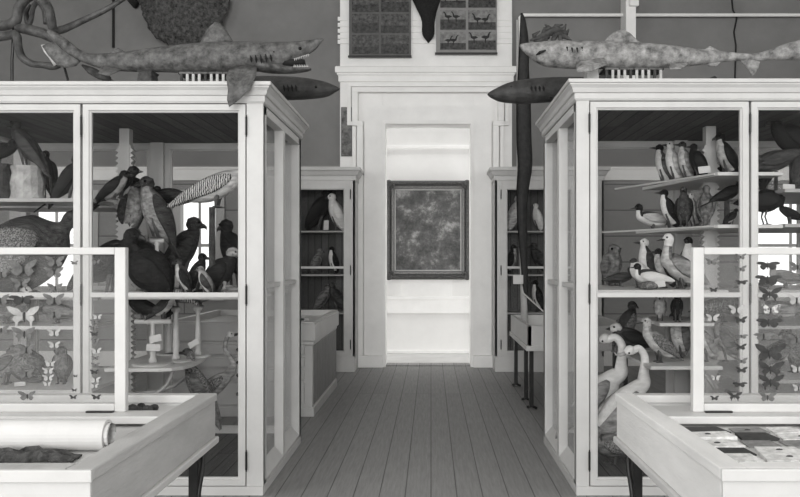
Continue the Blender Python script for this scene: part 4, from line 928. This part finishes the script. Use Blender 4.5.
# --- left cabinet, right door
A('black long-tailed bird above the notched strip, tail sloping down', 120, 5.30, 1.82, 33, 'song', 0, 'black', wing='black', tail=1.5, p=42, td=-2, fat=.2, wl=.7, leg=.1, perch=True)
A('second long-tailed black bird hanging just below the first', 113, 5.15, 1.80, 30, 'song', 10, 'black', tail=1.0, p=46, belly='grey', leg=.08, perch=True)
A('black hunched bird behind the notched strip', 108, 5.3, 1.19, 66, 'eagle', 0, 'black', fat=.33, leg=.3)
stand('tall white perch under the streaked hawk', 133, 5.5, 1.19, 1.60)
A('streaked upright hawk with dark cap beside the notched strip', 132, 5.5, 1.60, 55, 'hawk', -40, 'brown', head='black', belly='grey', wing='char', tailm='black', wl=.8, p=72, tail=.95, td=-8, leg=.16, perch=True)
stand('tall white perch under the dark-winged hawk', 157, 5.45, 1.19, 1.56)
A('tall dark-winged hawk facing left on its own perch', 157, 5.45, 1.56, 62, 'hawk', 222, 'brown', head='char', belly='grey', wing='char', p=66, tail=.6, td=-6, leg=.16, wl=.75, perch=True)
A('black-headed bird stretching level above the dark-winged hawk', 172, 5.9, 1.80, 22, 'song', 180, 'black', wing='char', p=6, tail=.8, perch=True)
stump('knotted dark branch holding the barred bird', 212, 5.4, 1.19, 1.77, .022, 'bark')
A('large barred bird with pale belly leaning high across the right door', 216, 5.4, 1.765, 46, 'eagle', 0, 'pale', head='barred', belly='pale', wing='barred', tailm='barred', p=26, leg=.16, fat=.25, neck=.3, na=30, tail=.34, perch=True)
A('pale-hooded vulture standing behind the round black bird', 148, 5.8, 1.19, 64, 'turkey', 170, 'char', head='grey', p=55, neck=.3, hr=.16, leg=.3)
A('huge round black turkey-like bird at the left of the middle shelf', 151, 5.25, 1.19, 50, 'round', 175, 'black')
A('slim bird with long pale breast facing left on the middle shelf', 184, 5.2, 1.19, 36, 'hawk', 190, 'char', belly='pale', wing='black', p=68, leg=.12)
A('dark slender bird behind the pale-breasted pair', 196, 5.45, 1.19, 40, 'hawk', 0, 'black', p=66, leg=.2)
A('pale-bellied bird looking up beside the vulture', 206, 5.1, 1.19, 29, 'song', 170, 'grey', belly='pale', wing='char', p=64, leg=.14)
A('hunched black vulture with bare grey head at the right of the middle shelf', 218, 5.45, 1.19, 46, 'round', 8, 'black', head='grey', p=52, leg=.16, neck=.30, hr=.17, fat=.36)
A('pale small duck beside the hunched vulture', 232, 5.1, 1.19, 14, 'duck', 180, 'grey', wing='brown')
A('dark tall bird at the back under the barred bird', 180, 6.0, 1.19, 74, 'hawk', 30, 'char', leg=.4)
A('black bird filling the back corner behind the hunched vulture', 236, 5.9, 1.19, 72, 'hawk', 150, 'black', leg=.4)
stand('short white perch stand with long crossbar and two cards', 153, 5.18, .735, 1.03, .12, .13)
stand('plain white perch stand in the middle of the oval shelf', 176, 5.35, .735, 1.10, .03, .10)
stand('small white perch stand at the back of the oval shelf', 169, 5.75, .735, .98, .03, .09)
stand('slim white perch stand at the right of the oval shelf', 198, 5.6, .735, 1.09, .03, .085)
A('dark bird gripping the long crossbar, left one', 143, 5.18, 1.03, 24, 'song', 180, 'black', p=24, fat=.34, tail=.4, perch=True)
A('striped bird gripping the long crossbar, right one', 163, 5.18, 1.03, 26, 'song', 0, 'char', belly='pale', p=40, fat=.3, perch=True)
A('pale-striped bird on the plain white perch stand', 178, 5.35, 1.10, 24, 'song', 190, 'grey', wing='barred', p=30, perch=True)
A('small dark bird leaning over the slim white perch stand', 200, 5.6, 1.09, 20, 'song', 0, 'char', belly='grey', p=10, perch=True)
A('small dark bird on the perch stand at the back of the oval shelf', 168, 5.75, .98, 20, 'song', 90, 'black', p=30, perch=True)
card('white card tied to the short perch stand, lower one', 153, 351, 5.12, 14, 7, 2)
card('white card tilted against the short perch stand, upper one', 156, 342, 5.11, 12, 7, -14)
card('white card leaning on the foot of the slim perch stand', 195, 346, 5.5, 11, 6, -30)
A('mottled brown heron with lowered head standing on the cabinet floor', 200, 5.4, ZF, 104, 'heron', 180, 'fleck', head='char', wing='brown', p=66, np=[(.02, .12, .11), (.0, .24, .09), (.02, .32, .08)])
A('grey heron with curved raised neck at the right door edge', 210, 5.6, ZF, 114, 'tallheron', 4, 'grey', head='pale', wing='fleck', beakm='beak')
A('small wader with thin legs between the two herons', 200, 5.15, ZF, 36, 'heron', 200, 'black')
# --- right cabinet, top corner shelf
B('white-breasted diving bird, first in the row from the left', 664, 5.95, 1.965, 42, 'auk', 180, 'brown', head='black', belly='whitef', beakm='beak', p=72)
B('white-breasted diving bird, second in the row', 674, 5.75, 1.965, 42, 'auk', 185, 'pale', head='whitef', belly='whitef', p=74)
B('grey-breasted diving bird, third in the row', 686, 5.6, 1.965, 40, 'auk', 185, 'grey', head='char', belly='pale', p=74)
B('dark hunched bird at the right end of the row of diving birds', 699, 5.45, 1.965, 36, 'auk', 160, 'black', p=66, fat=.3)
B('black flat-lying bird behind the white card on the top shelf', 712, 5.65, 1.965, 18, 'duck', 180, 'black', p=2, neck=.1, leg=.08)
B('dark hawk with pale breast at the right of the top shelf', 727, 5.3, 1.965, 44, 'hawk', 182, 'black', belly='pale', p=66, tail=.5, leg=.1)
card('white label card on the top shelf between the diving birds and the hawk', 705, 173, 5.2, 12, 7, -6)
# second corner shelf
B('black and white duck at the left of the second shelf', 653, 5.95, 1.635, 27, 'duck', 180, 'char', head='black', belly='whitef', wing='pale')
B('upright bird with white crescent breast on the second shelf', 670, 5.7, 1.635, 40, 'auk', 175, 'black', belly='whitef', p=66)
B('black bird with white cheek patch facing out on the second shelf', 684, 5.4, 1.635, 40, 'auk', 250, 'black', head='char', belly='char', p=70, fat=.28)
B('pale-faced bird between the black bird and the brown one', 694, 5.6, 1.635, 36, 'auk', 200, 'brown', head='pale', belly='pale', p=74)
B('tall hunched brown bird turned away on the second shelf', 706, 5.3, 1.635, 42, 'hawk', 65, 'brown', wing='brown', p=78, fat=.27, leg=.06, tail=.3)
stump('stub perch under the swooping black bird', 727, 5.25, 1.635, 1.80, .018, 'bark')
B('black bird swooping with long tail above the second shelf', 728, 5.25, 1.80, 20, 'song', 0, 'black', p=28, tail=1.0, leg=.05, perch=True)
B('tiny dark bird at the right end of the second shelf', 731, 5.1, 1.635, 17, 'song', 20, 'black', belly='pale')
# third shelf
B('puffed white bird at the left of the middle shelf', 640, 5.4, 1.225, 30, 'song', 120, 'whitef', head='char', wing='whitef', fat=.36, leg=.3, p=46)
B('white-breasted bird beside the puffed white one', 651, 5.2, 1.225, 26, 'duck', 170, 'char', head='black', belly='whitef', wing='whitef', fat=.3)
B('black and white bird standing behind the puffed pair', 648, 5.75, 1.225, 48, 'auk', 185, 'char', head='whitef', belly='whitef', leg=.3)
B('black-headed bird with curved pale collar on the middle shelf', 665, 5.35, 1.225, 40, 'auk', 190, 'char', head='black', belly='pale', p=60)
B('large grey bird with long white neck at the right of the middle shelf', 682, 5.2, 1.225, 56, 'duck', 182, 'brown', head='whitef', belly='pale', wing='grey', p=34, neck=.52, fat=.3, na=92)
B('black-capped bird behind the large grey bird', 690, 5.7, 1.225, 50, 'auk', 230, 'black', belly='whitef')
B('dark small bird at the left end of the middle shelf', 620, 5.75, 1.225, 20, 'duck', 0, 'char')
B('dark round bird at the far left under the corner shelf', 612, 5.9, 1.225, 42, 'owl', -60, 'brown', leg=.3)
card('white label card on the middle shelf below the large grey bird', 661, 287, 5.03, 10, 6.5, -8)
tag(MB().lathe([(.02, 0), (.05, .004), (.065, .016), (.06, .035), (.03, .05), (.005, .055)], 20, (XW(648, 5.06), 5.06, 1.225)).build('round_shell', 'fleck', smooth=True), 'round banded shell at the front of the middle shelf', 'shell')
# lower shelves
B('pale barred owl on the short lower shelf', 660, 5.45, 1.0, 27, 'owl', 250, 'grey', head='pale', wing='fleck', belly='pale')
B('black upright bird at the right of the short lower shelf', 677, 5.35, 1.0, 28, 'owl', 270, 'black', fat=.24, hr=.18)
B('speckled gull with dark back facing left on the long lower shelf', 660, 5.3, .735, 46, 'duck', 188, 'grey', head='pale', belly='pale', wing='fleck', p=40, neck=.34, tail=.5)
B('tall pale-streaked bird behind the speckled gull', 680, 5.55, .735, 50, 'hawk', 200, 'brown', belly='pale', p=80, leg=.1)
B('white-headed dark bird left of the speckled gull', 633, 5.75, .735, 32, 'song', 180, 'char', head='whitef', wing='black', p=20)
B('dark spread bird below the middle shelf at the left', 626, 5.85, .735, 52, 'hawk', 30, 'char', wing='fleck', leg=.5, p=60)
B('flamingo with curled white neck, right one of the pair', 619, 5.25, ZF, 112, 'flamingo', 14, 'whitef', head='whitef', wing='grey', belly='whitef', beakm='beak_pale', p=48)
B('flamingo cut by the cabinet post, left one of the pair', 594, 5.6, ZF, 112, 'flamingo', -14, 'whitef', head='whitef', wing='grey', belly='whitef', beakm='beak_pale', p=50)
B('dark low bird on the cabinet floor behind the table edge', 613, 5.1, ZF, 40, 'duck', 200, 'brown', wing='fleck', fat=.3)
# right of the centre post
B('big black hawk spreading over the upper right corner', 794, 5.3, 2.10, 40, 'eagle', 185, 'black', p=30, fat=.36, leg=.1, tail=.6, perch=True)
stump('dark stump under the big black hawk', 797, 5.3, 1.86, 2.10, .05, 'bark')
B('tiny dark bird perched below the big black hawk', 774, 5.2, 1.99, 18, 'song', 180, 'char', p=-14, leg=.2, perch=True)
stump('thin twig perch under the tiny dark bird', 776, 5.2, 1.86, 1.99, .012, 'bark')
B('black bird leaning down beside the post on the upper right shelf', 764, 5.25, 1.86, 34, 'hawk', 60, 'black', p=50)
B('black round-backed bird on the second right shelf', 765, 5.2, 1.64, 32, 'turkey', 0, 'black', leg=.55, p=8, neck=.1)
B('black stooping bird right of the round-backed one', 790, 5.3, 1.64, 26, 'duck', 180, 'black', p=30, leg=.35)
B('small dark duck on the right middle shelf', 768, 5.15, 1.225, 14, 'duck', 0, 'char')
card('white label card on the upper right shelf', 789, 190, 5.1, 12, 6, 4)
for k, (px, z, hp, kd, yw, bd, wg, lb) in enumerate((
    (720, 1.0, 36, 'duck', 10, 'brown', 'fleck', 'brown gull behind the right lid, just under the middle shelf'),
    (706, .735, 40, 'hawk', 200, 'fleck', 'grey', 'flecked hawk behind the right lid near its stile'),
    (727, .735, 44, 'hawk', 160, 'grey', 'brown', 'grey eagle with folded wings behind the right lid'),
    (714, ZF, 64, 'heron', 20, 'brown', 'char', 'brown heron on the cabinet floor behind the right lid'),
    (786, 1.225, 26, 'duck', 180, 'grey', 'brown', 'grey duck behind the top right of the right lid'),
    (780, 1.0, 30, 'duck', 170, 'brown', 'grey', 'brown duck on the shelf behind the dark butterflies'),
    (795, .66, 46, 'hawk', 190, 'brown', 'fleck', 'brown eagle behind the right lid at the photo edge'),
    (776, .66, 40, 'song', 10, 'char', 'brown', 'charcoal bird behind the large dark butterfly'),
    (790, ZF, 50, 'duck', 185, 'brown', 'char', 'brown goose on the cabinet floor at the right edge'))):
    B(lb, px, 5.35, z, hp, kd, yw, bd, wing=wg, belly='pale' if k % 2 else None)
# --- wall cabinets
W = lambda *a, **k: bird(*a, group='stuffed birds in the wall cabinets', **k)
W('white bird with dark head high in the left wall cabinet', 337, 10.35, 1.80, 38, 'hawk', 190, 'whitef', p=70)
W('black bird on the top shelf of the left wall cabinet', 318, 10.4, 1.80, 44, 'hawk', 0, 'black')
W('brown bird on the middle shelf of the left wall cabinet', 316, 10.4, 1.24, 26, 'hawk', 20, 'brown', p=66)
W('black and white bird on the middle shelf of the left wall cabinet', 334, 10.4, 1.24, 28, 'auk', 200, 'black', belly='whitef')
W('dark bird on the bottom shelf of the left wall cabinet', 338, 10.4, .75, 30, 'hawk', 180, 'char')
W('pale bird on the bottom shelf of the left wall cabinet', 322, 10.4, .75, 28, 'hawk', 10, 'brown')
card('white card on the shelf of the left wall cabinet', 326, 230, 10.3, 5, 10)
W('pale bird on the top shelf of the right wall cabinet', 514, 10.4, 1.80, 36, 'hawk', 10, 'pale', p=72)
W('whitish bird right of the tall strap in the right wall cabinet', 538, 10.4, 1.80, 28, 'auk', 180, 'whitef')
W('dark bird left of the strap on the middle shelf of the right wall cabinet', 511, 10.4, 1.24, 30, 'auk', 0, 'black', belly='grey')
W('dark bird right of the strap on the middle shelf of the right wall cabinet', 540, 10.4, 1.24, 32, 'hawk', 180, 'char')
W('pale bird low in the right wall cabinet', 538, 10.4, .75, 32, 'auk', 180, 'black', belly='whitef')

# ------------------------------------------------------------------ light, sky, camera
wd = bpy.data.worlds.new('World'); S.world = wd; wd.use_nodes = True
wd.node_tree.nodes['Background'].inputs['Color'].default_value = (1, 1, .99, 1)
wd.node_tree.nodes['Background'].inputs['Strength'].default_value = 2.0
def area(name, loc, rot, sx, sy, e):
    l = bpy.data.lights.new(name, 'AREA'); l.shape = 'RECTANGLE'; l.size = sx; l.size_y = sy; l.energy = e; l.color = (1, .997, .985)
    o = bpy.data.objects.new(name, l); C.objects.link(o); o.location = loc; o.rotation_euler = rot; return o
for i, ((a, b), e) in enumerate(zip(big, (530, 480))):
    area('window_daylight', ((a + b) / 2, YB - .02, 3.05), (R(90), 0, 0), b - a - .2, 4.1, e)
for sx, e in ((-1, 205), (1, 150)): area('side_fill_light', (sx * 6.98, 0, 2.9), (R(90), 0, R(90) * sx), 4.6, 3.6, e)  # fill lamps added at the unseen side openings to brighten aisle-facing sides
area('gallery_skylight', (0, 11.7, 4.95), (0, 0, 0), 3, .9, 46)
for sx in (-1, 1): area('gallery_side_window', (sx * 2.55, 11.55, 1.5), (R(90), 0, R(90) * sx), 1.2, 2.6, 46)
S.view_settings.view_transform = 'Standard'; S.view_settings.look = 'None'; S.view_settings.gamma = 1; S.view_settings.use_curve_mapping = False
S.view_settings.exposure = 0.0
S.cycles.transparent_max_bounces = 32
cd = bpy.data.cameras.new('camera'); cam = bpy.data.objects.new('camera', cd); C.objects.link(cam)
cam.location = (0, 0, H); cam.rotation_euler = (R(90), 0, 0)
cd.sensor_width = 36; cd.lens = 36.0; cd.shift_x = -(CX - 400) / 800; cd.shift_y = (CY - 248.5) / 800; cd.clip_start = .05
S.camera = cam
for o in list(bpy.data.objects):
    if '_o' in o: del o['_o']
